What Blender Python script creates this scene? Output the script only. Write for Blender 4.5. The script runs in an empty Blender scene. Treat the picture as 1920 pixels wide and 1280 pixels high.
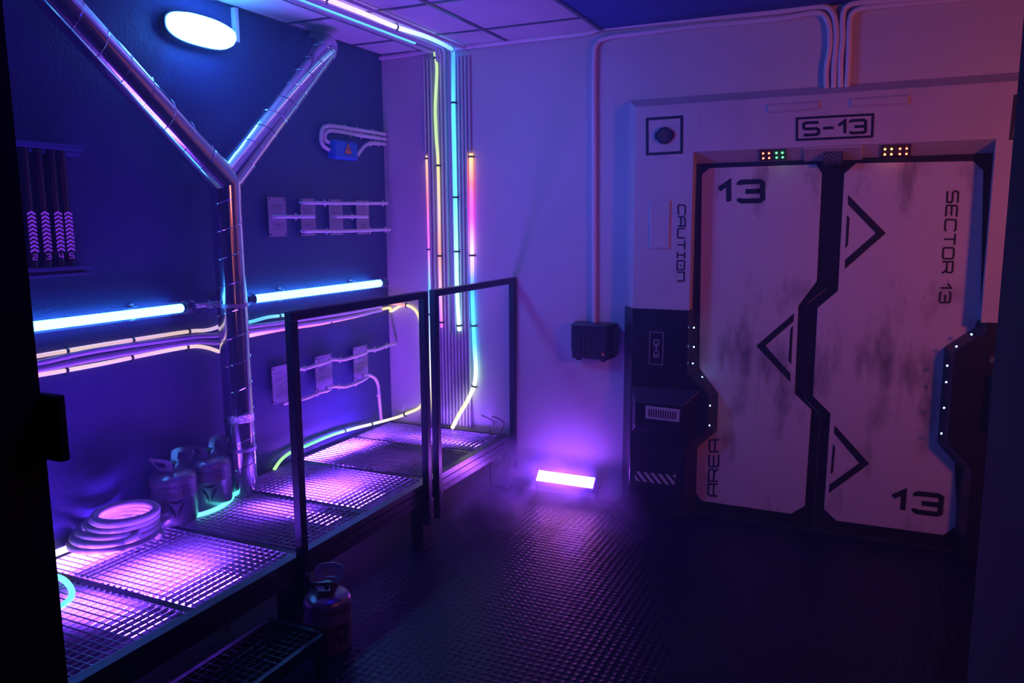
import bpy, bmesh, math, random
from mathutils import Vector as V, Matrix
random.seed(5)
S = bpy.context.scene
COL = S.collection
# ------------------------------------------------------------------ camera
FP, YAW, PITCH, ROLL = 1483.55, 0.434659, 0.149047, -0.006097
CAM = V((3.1053, -4.6389, 1.75))
_cy, _sy, _cp, _sp = math.cos(YAW), math.sin(YAW), math.cos(PITCH), math.sin(PITCH)
FWD = V((-_sy * _cp, _cy * _cp, -_sp)); _r = V((_cy, _sy, 0)); _u = _r.cross(FWD)
RT = _r * math.cos(ROLL) + _u * math.sin(ROLL); UP = -_r * math.sin(ROLL) + _u * math.cos(ROLL)
cd = bpy.data.cameras.new('camera'); cam = bpy.data.objects.new('camera', cd); COL.objects.link(cam)
cd.sensor_width = 36; cd.lens = FP / 1920 * 36; cd.clip_start = 0.05
m3 = Matrix((RT, UP, -FWD)).transposed(); cam.matrix_world = Matrix.Translation(CAM) @ m3.to_4x4()
S.camera = cam
def hit(px, py, axis, val):
    """point of the plane  coordinate[axis]=val  seen at a pixel of the photograph"""
    d = FWD + RT * ((px - 960) / FP) - UP * ((py - 640) / FP)
    return CAM + d * ((val - CAM[axis]) / d[axis])
def WL(px, py, d=0.0): return hit(px, py, 0, d)
def WB(px, py, d=0.0): return hit(px, py, 1, -d)
def FL(px, py, z=0.0): return hit(px, py, 2, z)
# ------------------------------------------------------------------ world, view
w = bpy.data.worlds.new('world'); S.world = w; w.use_nodes = True
w.node_tree.nodes['Background'].inputs[0].default_value = (0.0, 0.01, 0.12, 1)
w.node_tree.nodes['Background'].inputs[1].default_value = 0.05
S.view_settings.view_transform = 'Standard'; S.view_settings.look = 'None'
S.view_settings.exposure = 0.0; S.view_settings.gamma = 1; S.view_settings.use_curve_mapping = False
S.cycles.use_denoising = True; S.cycles.max_bounces = 8; S.cycles.diffuse_bounces = 3; S.cycles.glossy_bounces = 3
S.cycles.volume_bounces = 0; S.cycles.volume_max_steps = 96; S.cycles.volume_step_rate = 1.5; S.cycles.transmission_bounces = 4; S.cycles.sample_clamp_indirect = 6
S.cycles.caustics_reflective = False; S.cycles.caustics_refractive = False; S.cycles.blur_glossy = 0.5
def lamp(name, kind, loc, col, power, size=.1, size_y=None, rot=(0, 0, 0), target=None, spread=None):
    l = bpy.data.lights.new(name, kind); l.color = col; l.energy = power
    if kind == 'AREA':
        l.size = size
        if size_y: l.shape = 'RECTANGLE'; l.size_y = size_y
        if spread: l.spread = spread
    else: l.shadow_soft_size = size
    o = bpy.data.objects.new(name, l); COL.objects.link(o); o.location = loc; o.rotation_euler = rot
    if target is not None: o.rotation_euler = (V(target) - V(loc)).to_track_quat('-Z', 'Y').to_euler()
    return o
# warm lamp of the far right end of the room, outside the frame; the other three lights are added fills
lamp('warm_lamp', 'AREA', (5.3, -2.6, 2.1), (1.0, 0.17, 0.14), 9.5, .35, target=(3.1, 0, 1.6), spread=math.radians(100))
lamp('blue_fill', 'AREA', (0.28, -2.05, 2.5), (0.03, 0.13, 1.0), 8, .3, target=(2.7, 0, 1.4), spread=math.radians(95))  # added fill, puts more blue on the doors and pale wall
lamp('warm_strip_fill', 'AREA', (4.3, -3.3, 1.3), (1.0, 0.25, 0.12), 1.1, .22, 1.0, target=(.3, -1.2, 1.2))  # added light for the orange streak on the duct and cylinder highlights
lamp('blue_overhead_fill', 'AREA', (2.0, -2.6, 2.82), (0.0, 0.012, 1.0), 14, .8, target=(1.2, -2.0, 0))  # unseen fill added to turn the floor, step and right jamb blue

# ------------------------------------------------------------------ materials
def mat(name, col, rough=.5, metal=0.0, emis=None, estr=0, noise=0, nscale=6, bump=0, bscale=40, spec=.5):
    m = bpy.data.materials.new(name); m.use_nodes = True; nt = m.node_tree; b = nt.nodes['Principled BSDF']
    b.inputs['Base Color'].default_value = (*col, 1); b.inputs['Roughness'].default_value = rough
    b.inputs['Metallic'].default_value = metal; b.inputs['Specular IOR Level'].default_value = spec
    tc = nt.nodes.new('ShaderNodeTexCoord')
    if emis: b.inputs['Emission Color'].default_value = (*emis, 1); b.inputs['Emission Strength'].default_value = estr
    if noise:
        n = nt.nodes.new('ShaderNodeTexNoise'); n.inputs['Scale'].default_value = nscale; n.inputs['Detail'].default_value = 5
        nt.links.new(tc.outputs['Object'], n.inputs['Vector'])
        r = nt.nodes.new('ShaderNodeValToRGB'); r.color_ramp.elements[0].position = .3; r.color_ramp.elements[1].position = .75
        r.color_ramp.elements[0].color = (*[c * (1 - noise) for c in col], 1); r.color_ramp.elements[1].color = (*[min(1, c * (1 + noise * .4)) for c in col], 1)
        nt.links.new(n.outputs['Fac'], r.inputs['Fac']); nt.links.new(r.outputs['Color'], b.inputs['Base Color'])
    if bump:
        n2 = nt.nodes.new('ShaderNodeTexNoise'); n2.inputs['Scale'].default_value = bscale; n2.inputs['Detail'].default_value = 4
        nt.links.new(tc.outputs['Object'], n2.inputs['Vector'])
        bp = nt.nodes.new('ShaderNodeBump'); bp.inputs['Strength'].default_value = bump; bp.inputs['Distance'].default_value = .01
        nt.links.new(n2.outputs['Fac'], bp.inputs['Height']); nt.links.new(bp.outputs['Normal'], b.inputs['Normal'])
    return m
M = {}
M['wall_dark'] = mat('dark_wall_paint', (.034, .038, .17), .55, noise=.25, nscale=2, bump=.25, bscale=60)
M['wall_pale'] = mat('pale_wall_paint', (.62, .60, .64), .55, noise=.06, nscale=2, bump=.12, bscale=50)
M['ceil'] = mat('white_ceiling_tile', (.62, .60, .66), .8, noise=.1, nscale=3, bump=.2, bscale=120)
M['ceil_blue'] = mat('dark_blue_ceiling_tile', (.02, .06, .30), .7, noise=.1, nscale=3)
M['tee'] = mat('ceiling_tee_metal', (.10, .10, .13), .35, .6)
M['black'] = mat('black_paint', (.012, .012, .018), .35, noise=.2, nscale=8)
M['black_panel'] = mat('black_panel_paint', (.016, .016, .028), .28, noise=.2, nscale=5)
M['column'] = mat('black_column_paint', (.01, .01, .02), .8)
M['steel_dark'] = mat('dark_coated_steel', (.03, .03, .045), .35, .7, noise=.2, nscale=20)
M['beam'] = mat('galvanised_beam_steel', (.10, .10, .13), .35, .8, noise=.2, nscale=12)
M['grate'] = mat('galvanised_grating_steel', (.42, .43, .5), .38, .6)
M['duct'] = mat('spiral_duct_steel', (.80, .80, .84), .13, 1.0)
M['frame'] = mat('white_panel_paint', (.60, .55, .58), .45, noise=.10, nscale=5, bump=.15, bscale=90)
M['ink'] = mat('black_lettering', (.012, .012, .02), .45)
M['print'] = mat('pale_print', (.55, .52, .6), .5)
M['violet_print'] = mat('violet_emissive_print', (.75, .25, .85), .5, emis=(.45, .10, .9), estr=.16)  # print colour with a faint emission of its own
M['conduit'] = mat('white_plastic_conduit', (.80, .74, .82), .35)
M['thin_conduit'] = mat('grey_plastic_conduit', (.60, .57, .66), .4)
M['board'] = mat('pale_circuit_board', (.38, .33, .44), .5)
M['trace'] = mat('board_trace', (.12, .09, .17), .5)
M['blue_box'] = mat('blue_plastic', (.01, .10, .62), .4)
M['orange'] = mat('orange_sticker', (.9, .22, .05), .5)
M['cable'] = mat('black_rubber', (.02, .02, .028), .5)
M['clear'] = mat('clear_plastic', (.7, .8, .95), .08); M['clear'].node_tree.nodes['Principled BSDF'].inputs['Transmission Weight'].default_value = .95
M['clear'].node_tree.nodes['Principled BSDF'].inputs['IOR'].default_value = 1.15
M['cyl'] = mat('grey_cylinder_paint', (.30, .28, .34), .30, .55, noise=.08, nscale=10)
M['hose'] = mat('grey_corrugated_plastic', (.55, .52, .62), .45)
M['green'] = mat('green_plastic', (.02, .5, .1), .4)
M['redcopper'] = mat('copper_red_cord', (.16, .04, .05), .5)
M['flood'] = mat('violet_led_face', (.1, .05, .2), .3, emis=(.21, .05, 1.0), estr=68)
M['wall_flood'] = mat('violet_wall_led_face', (.1, .05, .2), .3, emis=(.24, .05, 1.0), estr=420)
M['floor_flood'] = mat('violet_floor_led_face', (.1, .05, .2), .3, emis=(.27, .06, 1.0), estr=155)
M['oval'] = mat('oval_lamp_glass', (.2, .3, .5), .3, emis=(.045, .29, 1.0), estr=35)
M['tube'] = mat('blue_fluorescent_tube', (.2, .4, .6), .3, emis=(.036, .30, 1.0), estr=34)
M['led_blue'] = mat('blue_white_led', (.3, .5, .9), .3, emis=(.12, .36, 1.0), estr=90)
M['led_red'] = mat('red_led', (.9, .2, .1), .3, emis=(1.0, .12, .05), estr=14)
M['led_orange'] = mat('orange_led', (.9, .5, .1), .3, emis=(1.0, .45, .08), estr=12)
M['led_green'] = mat('green_led', (.1, .9, .3), .3, emis=(.05, 1.0, .15), estr=12)
M['screen_red'] = mat('dark_red_display', (.05, .008, .01), .3)
M['screen_green'] = mat('dark_green_display', (.008, .10, .03), .3)
# door leaf: white paint with dark brushed smears
def leaf_material():
    m = mat('smeared_white_door_paint', (.5, .45, .48), .45); nt = m.node_tree; b = nt.nodes['Principled BSDF']
    tc = nt.nodes.new('ShaderNodeTexCoord'); mp = nt.nodes.new('ShaderNodeMapping'); mp.inputs['Scale'].default_value = (5.0, 1, 1.6)
    n = nt.nodes.new('ShaderNodeTexNoise'); n.inputs['Scale'].default_value = 1.0; n.inputs['Detail'].default_value = 6; n.inputs['Roughness'].default_value = .6
    r = nt.nodes.new('ShaderNodeValToRGB'); r.color_ramp.elements[0].position = .30; r.color_ramp.elements[1].position = .48
    r.color_ramp.elements[0].color = (.14, .12, .15, 1); r.color_ramp.elements[1].color = (.60, .54, .57, 1)
    nt.links.new(tc.outputs['Object'], mp.inputs['Vector']); nt.links.new(mp.outputs['Vector'], n.inputs['Vector'])
    nt.links.new(n.outputs['Fac'], r.inputs['Fac']); nt.links.new(r.outputs['Color'], b.inputs['Base Color']); return m
M['leaf'] = leaf_material()
def floor_material():
    m = mat('black_diamond_tread_floor', (.0015, .001, .030), .38, noise=.35, nscale=3, spec=.26); nt = m.node_tree; b = nt.nodes['Principled BSDF']
    tc = nt.nodes.new('ShaderNodeTexCoord'); sp = nt.nodes.new('ShaderNodeSeparateXYZ'); nt.links.new(tc.outputs['Object'], sp.inputs[0])
    def mth(op, a, bb=None):
        n = nt.nodes.new('ShaderNodeMath'); n.operation = op
        for i, x in enumerate((a, bb)):
            if x is None: continue
            if isinstance(x, (int, float)): n.inputs[i].default_value = x
            else: nt.links.new(x, n.inputs[i])
        return n.outputs[0]
    k = math.pi / .034
    s = mth('MULTIPLY', mth('SINE', mth('MULTIPLY', mth('ADD', sp.outputs[0], sp.outputs[1]), k)), mth('SINE', mth('MULTIPLY', mth('SUBTRACT', sp.outputs[0], sp.outputs[1]), k)))
    h = mth('SMOOTH_MAX', s, -.1)
    bp = nt.nodes.new('ShaderNodeBump'); bp.inputs['Strength'].default_value = 1.0; bp.inputs['Distance'].default_value = .003
    nt.links.new(h, bp.inputs['Height']); nt.links.new(bp.outputs['Normal'], b.inputs['Normal'])
    return m
M['floor'] = floor_material()
def rope_material():
    m = bpy.data.materials.new('led_rope_light'); m.use_nodes = True; nt = m.node_tree; b = nt.nodes['Principled BSDF']
    b.inputs['Base Color'].default_value = (.4, .4, .4, 1); b.inputs['Roughness'].default_value = .3
    a = nt.nodes.new('ShaderNodeAttribute'); a.attribute_name = 'led'
    nt.links.new(a.outputs['Color'], b.inputs['Emission Color']); b.inputs['Emission Strength'].default_value = ROPE
    return m
ROPE = .8
M['rope'] = rope_material()

# ------------------------------------------------------------------ object helpers
BASE = {}
def empty(name, label, cat, base, group=None):
    o = bpy.data.objects.new(name, None); COL.objects.link(o); o.location = base; o.empty_display_size = .05
    o['label'] = label; o['category'] = cat
    if group: o['group'] = group
    BASE[o.name] = V(base); return o
def obj(name, bm, m, parent=None, smooth=False, base=None, bevel=0):
    bmesh.ops.recalc_face_normals(bm, faces=bm.faces) if not bm.loops.layers.float_color else None
    if base is None:
        if parent is not None: base = BASE[parent.name]
        else:
            xs = [v.co for v in bm.verts]
            base = V((sum(v.x for v in xs) / len(xs), sum(v.y for v in xs) / len(xs), min(v.z for v in xs)))
    base = V(base)
    for v in bm.verts: v.co -= base
    if smooth:
        for f in bm.faces: f.smooth = True
    me = bpy.data.meshes.new(name); bm.to_mesh(me); bm.free()
    if smooth: me.set_sharp_from_angle(angle=math.radians(40))
    o = bpy.data.objects.new(name, me); COL.objects.link(o)
    for x in (m if isinstance(m, (list, tuple)) else [m]): me.materials.append(x)
    if parent is not None: o.parent = parent; o.location = base - BASE[parent.name]
    else: o.location = base
    if bevel:
        b = o.modifiers.new('bevel', 'BEVEL'); b.width = bevel; b.segments = 2; b.limit_method = 'ANGLE'
    BASE[o.name] = base; return o
def tag(o, label, cat, group=None):
    o['label'] = label; o['category'] = cat
    if group: o['group'] = group
    return o
def struct(o): o['kind'] = 'structure'; return o
def dup(root, loc, label=None, group=None):
    r = root.copy(); COL.objects.link(r); r.location = loc; BASE[r.name] = V(loc)
    if label: r['label'] = label
    if group: r['group'] = group
    for ch in list(root.children):
        c = ch.copy(); COL.objects.link(c); c.parent = r
        for g in list(ch.children):
            d = g.copy(); COL.objects.link(d); d.parent = c
    return r
def NB(): return bmesh.new()
def box(bm, a, b, mi=0):
    a = V(a); b = V(b)
    vs = [bm.verts.new((x, y, z)) for x in (a.x, b.x) for y in (a.y, b.y) for z in (a.z, b.z)]
    for q in ((0, 1, 3, 2), (4, 6, 7, 5), (0, 4, 5, 1), (2, 3, 7, 6), (0, 2, 6, 4), (1, 5, 7, 3)):
        f = bm.faces.new([vs[i] for i in q]); f.material_index = mi
    return bm
def loft(bm, rings, close=True, caps=True):
    """rings: lists of points, joined in order"""
    R = [[bm.verts.new(p) for p in r] for r in rings]; n = len(R[0])
    for a, b in zip(R, R[1:]):
        for i in range(n if close else n - 1):
            j = (i + 1) % n; bm.faces.new((a[i], a[j], b[j], b[i]))
    if caps: bm.faces.new(R[0][::-1]); bm.faces.new(R[-1])
    return R
def prism(bm, poly, off):
    """poly of 3D points extruded by vector off"""
    off = V(off); loft(bm, [[V(p) for p in poly], [V(p) + off for p in poly]])
    return bm
def smooth_path(pts, n=6):
    pts = [V(p) for p in pts]; out = []
    if len(pts) < 3: return pts
    P = [pts[0] * 2 - pts[1]] + pts + [pts[-1] * 2 - pts[-2]]
    for i in range(1, len(P) - 2):
        a, b, c, d = P[i - 1:i + 3]
        for k in range(n):
            t = k / n
            out.append(.5 * ((2 * b) + (c - a) * t + (2 * a - 5 * b + 4 * c - d) * t * t + (3 * b - a - 3 * c + d) * t ** 3))
    out.append(pts[-1]); return out
def fillet(pts, rad, n=6):
    """polyline with rounded corners"""
    pts = [V(p) for p in pts]; out = [pts[0]]
    for a, b, c in zip(pts, pts[1:], pts[2:]):
        d1 = (a - b); d2 = (c - b); r = min(rad, d1.length * .49, d2.length * .49)
        p = b + d1.normalized() * r; q = b + d2.normalized() * r
        for k in range(n + 1):
            t = k / n; out.append(p.lerp(b, t).lerp(b.lerp(q, t), t))
    out.append(pts[-1]); return out
def frames(pts):
    pts = [V(p) for p in pts]; T = []
    for i in range(len(pts)):
        T.append((pts[min(i + 1, len(pts) - 1)] - pts[max(i - 1, 0)]).normalized())
    n = T[0].orthogonal().normalized(); N = [n]
    for i in range(1, len(pts)):
        n = N[-1] - T[i] * N[-1].dot(T[i]); N.append(n.normalized())
    return pts, T, N
def tube(bm, pts, r, seg=10, caps=True, rr=None, col=None, mi=0):
    if col and not bm.verts.layers.float_color.get('led'): bm.verts.layers.float_color.new('led')
    pts, T, N = frames(pts); rings = []
    for i, (p, t, n) in enumerate(zip(pts, T, N)):
        b = t.cross(n); q = rr(i) if rr else r
        rings.append([p + (n * math.cos(2 * math.pi * k / seg) + b * math.sin(2 * math.pi * k / seg)) * q for k in range(seg)])
    R = loft(bm, rings, True, caps)
    if col:
        lay = bm.verts.layers.float_color.get('led')
        L = [0]
        for a, b in zip(pts, pts[1:]): L.append(L[-1] + (b - a).length)
        for i, ring in enumerate(R):
            c = ramp(col, L[i] / L[-1])
            for v in ring: v[lay] = (*c, 1)
    return R
def ramp(stops, t):
    n = len(stops) - 1; x = min(max(t, 0), .9999) * n; i = int(x); f = x - i
    return [a + (b - a) * f for a, b in zip(stops[i], stops[i + 1])]
def lathe(bm, prof, c=(0, 0, 0), seg=32, ax=None):
    c = V(c); rings = []
    for r, z in prof: rings.append([c + V((r * math.cos(2 * math.pi * k / seg), r * math.sin(2 * math.pi * k / seg), z)) for k in range(seg)])
    loft(bm, rings); return bm
# stroke letters on a unit cell: (width, polylines)
GL = {
 'S': (1, [[(1, 1), (.12, 1), (0, .9), (0, .62), (.12, .5), (.88, .5), (1, .4), (1, .1), (.88, 0), (0, 0)]]),
 '3': (1, [[(.03, .84), (.03, .92), (.12, 1), (.88, 1), (1, .9), (1, .6), (.9, .5), (1, .4), (1, .1), (.88, 0), (.12, 0), (.03, .08), (.03, .16)], [(.9, .5), (.28, .5)]]),
 '1': (.5, [[(0, .66), (.42, 1), (.42, 0)]]),
 '-': (.8, [[(.05, .5), (.75, .5)]]), ' ': (.45, []),
 'C': (1, [[(1, .82), (1, .9), (.88, 1), (.12, 1), (0, .9), (0, .1), (.12, 0), (.88, 0), (1, .1), (1, .18)]]),
 'A': (1, [[(0, 0), (0, .82), (.2, 1), (1, 1), (1, 0)], [(0, .42), (1, .42)]]),
 'U': (1, [[(0, 1), (0, .1), (.12, 0), (.88, 0), (1, .1), (1, 1)]]),
 'T': (1, [[(0, 1), (1, 1)], [(.5, 1), (.5, 0)]]),
 'I': (.7, [[(0, 1), (.7, 1)], [(.35, 1), (.35, 0)], [(0, 0), (.7, 0)]]),
 'O': (1, [[(.12, 1), (0, .9), (0, .1), (.12, 0), (.88, 0), (1, .1), (1, .9), (.88, 1), (.08, 1)]]),
 'o': (1, [[(.12, 1), (0, .9), (0, .1), (.12, 0), (.88, 0), (1, .1), (1, .9), (.88, 1), (.08, 1)], [(.42, .5), (.58, .5)]]),
 'N': (1, [[(0, 0), (0, 1), (.88, 1), (1, .88), (1, 0)]]),
 'E': (1, [[(1, 1), (.1, 1), (0, .9), (0, .1), (.1, 0), (1, 0)], [(0, .5), (.9, .5)]]),
 'R': (1, [[(0, 0), (0, 1), (.88, 1), (1, .9), (1, .55), (.88, .45), (0, .45)], [(.7, .45), (1, .2), (1, 0)]]),
 'D': (1, [[(0, 0), (0, 1), (.85, 1), (1, .85), (1, .15), (.85, 0), (-.06, 0)]]),
 'H': (1, [[(0, 0), (0, 1)], [(1, 0), (1, 1)], [(0, .5), (1, .5)]]),
 'F': (1, [[(1, 1), (0, 1), (0, 0)], [(0, .5), (.8, .5)]]),
 '4': (1, [[(0, 1), (0, .4), (1, .4)], [(.75, 1), (.75, 0)]]),
 '0': (1, [[(.12, 1), (0, .9), (0, .1), (.12, 0), (.88, 0), (1, .1), (1, .9), (.88, 1), (.08, 1)]]),
 '2': (1, [[(0, 1), (.9, 1), (1, .9), (1, .6), (.9, .5), (.1, .5), (0, .4), (0, 0), (1, 0)]]),
 '5': (1, [[(1, 1), (0, 1), (0, .5), (.9, .5), (1, .4), (1, .1), (.9, 0), (0, 0)]]),
}
def stroke(pl, h):
    """mitred quads of a 2D polyline of half-width h"""
    P = [V((a, b)) for a, b in pl]; L = []; Rr = []
    for i, p in enumerate(P):
        d1 = (p - P[i - 1]).normalized() if i else None; d2 = (P[i + 1] - p).normalized() if i < len(P) - 1 else None
        if d1 is None: d1 = d2
        if d2 is None: d2 = d1
        t = (d1 + d2).normalized(); n = V((-t.y, t.x)); k = h / max(.45, n.dot(V((-d1.y, d1.x))))
        L.append(p + n * k); Rr.append(p - n * k)
    return [[L[i], L[i + 1], Rr[i + 1], Rr[i]] for i in range(len(P) - 1)]
def text_polys(s, TL, TR, BL, BR, stroke_w=.13, gap=.28, aspect=1.0):
    """letter quads filling a parallelogram given by its corners in reading direction"""
    TL, TR, BL, BR = map(V, (TL, TR, BL, BR)); tot = sum(GL[c][0] for c in s) + gap * (len(s) - 1)
    H = (TL - BL).length; Wd = (TR - TL).length; ux = Wd / tot; x = 0; out = []
    hx = stroke_w * .5
    for c in s:
        wd, pls = GL[c]
        for pl in pls:
            # draw in real proportions so strokes keep their width
            k = ux / H
            for q in stroke([((x + a * (1) ) * k, .0 + b * (1 - stroke_w) + stroke_w * .5) for a, b in pl], hx):
                o = []
                for p in q:
                    u = p.x / k / tot; v = p.y; o.append(BL.lerp(BR, u).lerp(TL.lerp(TR, u), v))
                out.append(o)
        x += wd + gap
    return out
def decal(name, polys, m, parent, nrm, t=.002, label=None):
    bm = NB(); nrm = V(nrm).normalized()
    for p in polys: prism(bm, [V(q) for q in p], nrm * t)
    o = obj(name, bm, m, parent)
    if label: o['label'] = label
    return o
def pxq(f, pts): return [f(*p) for p in pts]
def ring_poly(q, t):
    """frame of width t along a quad outline -> four quads"""
    c = sum((V(p) for p in q), V((0, 0, 0))) / 4; inner = []
    n = 4
    for i in range(4):
        p = V(q[i]); a = (V(q[i - 1]) - p).normalized(); b = (V(q[(i + 1) % 4]) - p).normalized(); inner.append(p + (a + b) * t)
    return [[q[i], q[(i + 1) % 4], inner[(i + 1) % 4], inner[i]] for i in range(4)]

# ================================================================== SETTING
HC = 2.86; RX = 5.6; FY = -3.75
struct(obj('floor', box(NB(), (-.1, -5.6, -.05), (RX + .1, .1, 0)), M['floor'], base=(0, 0, 0)))
struct(obj('wall_left', box(NB(), (-.1, FY, 0), (0, 0, HC)), M['wall_dark'], base=(0, 0, 0)))
struct(obj('wall_back', box(NB(), (-.1, 0, 0), (RX + .1, .1, HC)), M['wall_pale'], base=(0, 0, 0)))
struct(obj('wall_right', box(NB(), (RX, FY, 0), (RX + .1, 0, HC)), M['wall_dark'], base=(0, 0, 0)))
bm = NB(); box(bm, (-.1, FY - .6, 0), (1.775, FY, HC)); box(bm, (3.212, FY - .6, 0), (RX + .1, FY, HC)); box(bm, (1.775, FY - .6, 2.25), (3.212, FY, HC))
struct(obj('wall_front', bm, M['column'], base=(0, 0, 0)))
# ceiling: white lay-in tiles up to x=1.55, dark blue beyond
ce = struct(obj('ceiling', box(NB(), (-.1, FY, HC + .012), (RX + .1, .1, HC + .1)), M['column'], base=(0, 0, 0)))
BASE['ceiling'] = V((0, 0, 0))
xs = [0, .335, .942, 1.552]; ys = [0, -.345, -.955, -1.565, -2.175, -2.785, -3.395, FY]
bm = NB()
for a, b in zip(xs, xs[1:]):
    for c, d in zip(ys, ys[1:]): box(bm, (a, d, HC), (b, c, HC + .012))
struct(obj('tile', bm, M['ceil'], ce))
bm = NB(); box(bm, (1.552, FY, HC + .001), (RX, 0, HC + .012)); struct(obj('panel', bm, M['ceil_blue'], ce))
bm = NB()
for x in xs[1:]: box(bm, (x - .012, FY, HC - .006), (x + .012, 0, HC - .0005))
for y in ys[1:-1]: box(bm, (0, y - .012, HC - .005), (1.552, y + .012, HC - .0008))
box(bm, (0, -.02, HC - .004), (RX, 0, HC - .0009)); box(bm, (0, FY, HC - .004), (.02, 0, HC - .0009))
struct(obj('trim_1', bm, M['tee'], base=(0, 0, 0)))
struct(obj('baseboard_back', box(NB(), (.0, -.012, 0), (1.7, 0, .07)), M['wall_pale'], base=(0, 0, 0)))

# ================================================================== DOOR SURROUND (trim_2) and DOORS
D = .12
sur = NB()
XO0, XF0, XI0 = 1.715, 1.795, 2.127; XO1, XF1, XI1 = 3.985, 3.905, 3.578; ZO, ZF, ZI, ZIB = 2.454, 2.397, 2.134, 2.072
ZS = 1.245
def hexa(bm, front, back):
    loft(bm, [front, back])
# left post, above the dark lower panel
hexa(sur, [(XF0, -D, ZS), (XI0, -D, ZS), (XI0, -D, ZI), (XF0, -D, ZF)], [(XO0, 0, ZS), (XI0 - .005, 0, ZS), (XI0 - .005, 0, ZIB), (XO0, 0, ZO)])
hexa(sur, [(XF1, -D, ZS), (XI1, -D, ZS), (XI1, -D, ZI), (XF1, -D, ZF)], [(XO1, 0, ZS), (XI1 + .005, 0, ZS), (XI1 + .005, 0, ZIB), (XO1, 0, ZO)])
hexa(sur, [(XF0, -D, ZF), (XI0, -D, ZI), (XI1, -D, ZI), (XF1, -D, ZF)], [(XO0, 0, ZO), (XI0 - .005, 0, ZIB), (XI1 + .005, 0, ZIB), (XO1, 0, ZO)])
bmesh.ops.remove_doubles(sur, verts=sur.verts, dist=1e-5)
trim = struct(obj('trim_2', sur, M['frame'], base=(1.715, 0, 0)))
yf = -D
fr = lambda x, y: WB(x, y, D)
up = (0, -1, 0)
# printed marks on the surround
decal('square_marking', ring_poly(pxq(fr, [(1211, 221), (1281, 216), (1280.6, 288), (1211.5, 291.7)]), .015), M['ink'], trim, up)
decal('square_marking', [[(V((5.7 - p.x, p.y, p.z))) for p in q] for q in ring_poly(pxq(fr, [(1211, 221), (1281, 216), (1280.6, 288), (1211.5, 291.7)]), .015)], M['ink'], trim, up)
decal('sign_border', ring_poly(pxq(fr, [(1492, 220), (1639.5, 212), (1637.5, 258), (1492, 264.5)]), .012), M['ink'], trim, up)
decal('lettering', text_polys('S-13', fr(1507, 228), fr(1623, 222), fr(1507, 256), fr(1623, 251), .19, .26), M['ink'], trim, up)
decal('lettering', text_polys('CAUTIoN', fr(1286.5, 385), fr(1284, 527), fr(1270.5, 384), fr(1268, 527), .16, .26), M['ink'], trim, up)
def plate(pts, h=.012, inset=.012):
    q = pxq(fr, pts); c = sum(q, V((0, 0, 0))) / 4; t = []
    for p in q:
        d = p - c; t.append(V((p.x - math.copysign(inset, d.x), p.y - h, p.z - math.copysign(inset, d.z))))
    b = NB(); loft(b, [q, t]); return obj('raised_plate', b, M['frame'], trim)
plate([(1435, 195), (1539, 188), (1539, 206), (1436, 214)]); plate([(1591.5, 184), (1707, 176), (1706.6, 196.6), (1591, 203)])
plate([(1217, 375), (1260, 374), (1258, 468), (1216.5, 467)]); plate([(1900, 314), (1940, 313), (1930, 421), (1890, 421)])
plate([(1888, 468), (1935, 468), (1925, 585), (1886, 582)])
# seam cracks in the plaster surround
b = NB()
for X in (fr(1313, 240).x, fr(1790, 220).x):
    z = 2.13
    while z < 2.385:
        box(b, (X - .0015 + random.uniform(-.003, .003), -D - .0012, z), (X + .0015 + random.uniform(-.002, .003), -D, z + .014)); z += random.uniform(.012, .03)
obj('seam', b, M['print'], trim)
# round sensor with two side lugs
b = NB(); c = fr(1246, 254)
def disc_y(bm, c, r0, r1, d, seg=28):
    loft(bm, [[V((c.x + r0 * math.cos(a), c.y, c.z + r0 * math.sin(a))) for a in [2 * math.pi * k / seg for k in range(seg)]],
              [V((c.x + r1 * math.cos(a), c.y - d, c.z + r1 * math.sin(a))) for a in [2 * math.pi * k / seg for k in range(seg)]]])
sen = empty('door_sensor', 'round black sensor with side lugs inside a black square above the CAUTION lettering', 'sensor', c)
disc_y(b, c, .048, .044, .02); box(b, (c.x - .052, c.y - .012, c.z - .02), (c.x + .052, c.y, c.z + .02)); obj('housing', b, M['cable'], sen)
b = NB(); disc_y(b, V((c.x, c.y - .02, c.z)), .032, .030, .003); disc_y(b, V((c.x, c.y - .023, c.z)), .004, .003, .003); obj('lens_disc', b, mat('brown_disc', (.07, .035, .05), .5), sen)
# dark lower panels of the surround, with chamfered edge towards the leaves
def side_panel(front, back, label, bump):
    b = NB(); loft(b, [[V((x, -D - .004, z)) for x, z in front], [V((x, -.012, z)) for x, z in back]])
    o = obj('lower_panel', b, M['black_panel'], trim, bevel=.004); o['label'] = label; return o
lf = [(1.793, 0), (2.13, 0), (2.13, .445), (2.252, .560), (2.252, .765), (2.125, .885), (2.125, 1.247), (1.793, 1.247)]
lb = [(1.713, 0), (2.178, 0), (2.178, .41), (2.29, .53), (2.29, .752), (2.178, .895), (2.15, 1.247), (1.713, 1.247)]
side_panel(lf, lb, 'black lower panel', 1)
rf = [(3.907, 0), (3.59, 0), (3.59, .50), (3.47, .618), (3.47, 1.095), (3.60, 1.20), (3.60, 1.247), (3.907, 1.247)]
rb = [(3.987, 0), (3.545, 0), (3.545, .455), (3.433, .588), (3.433, 1.10), (3.56, 1.205), (3.57, 1.247), (3.987, 1.247)]
side_panel(rf, rb, 'black lower panel', 1)
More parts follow.
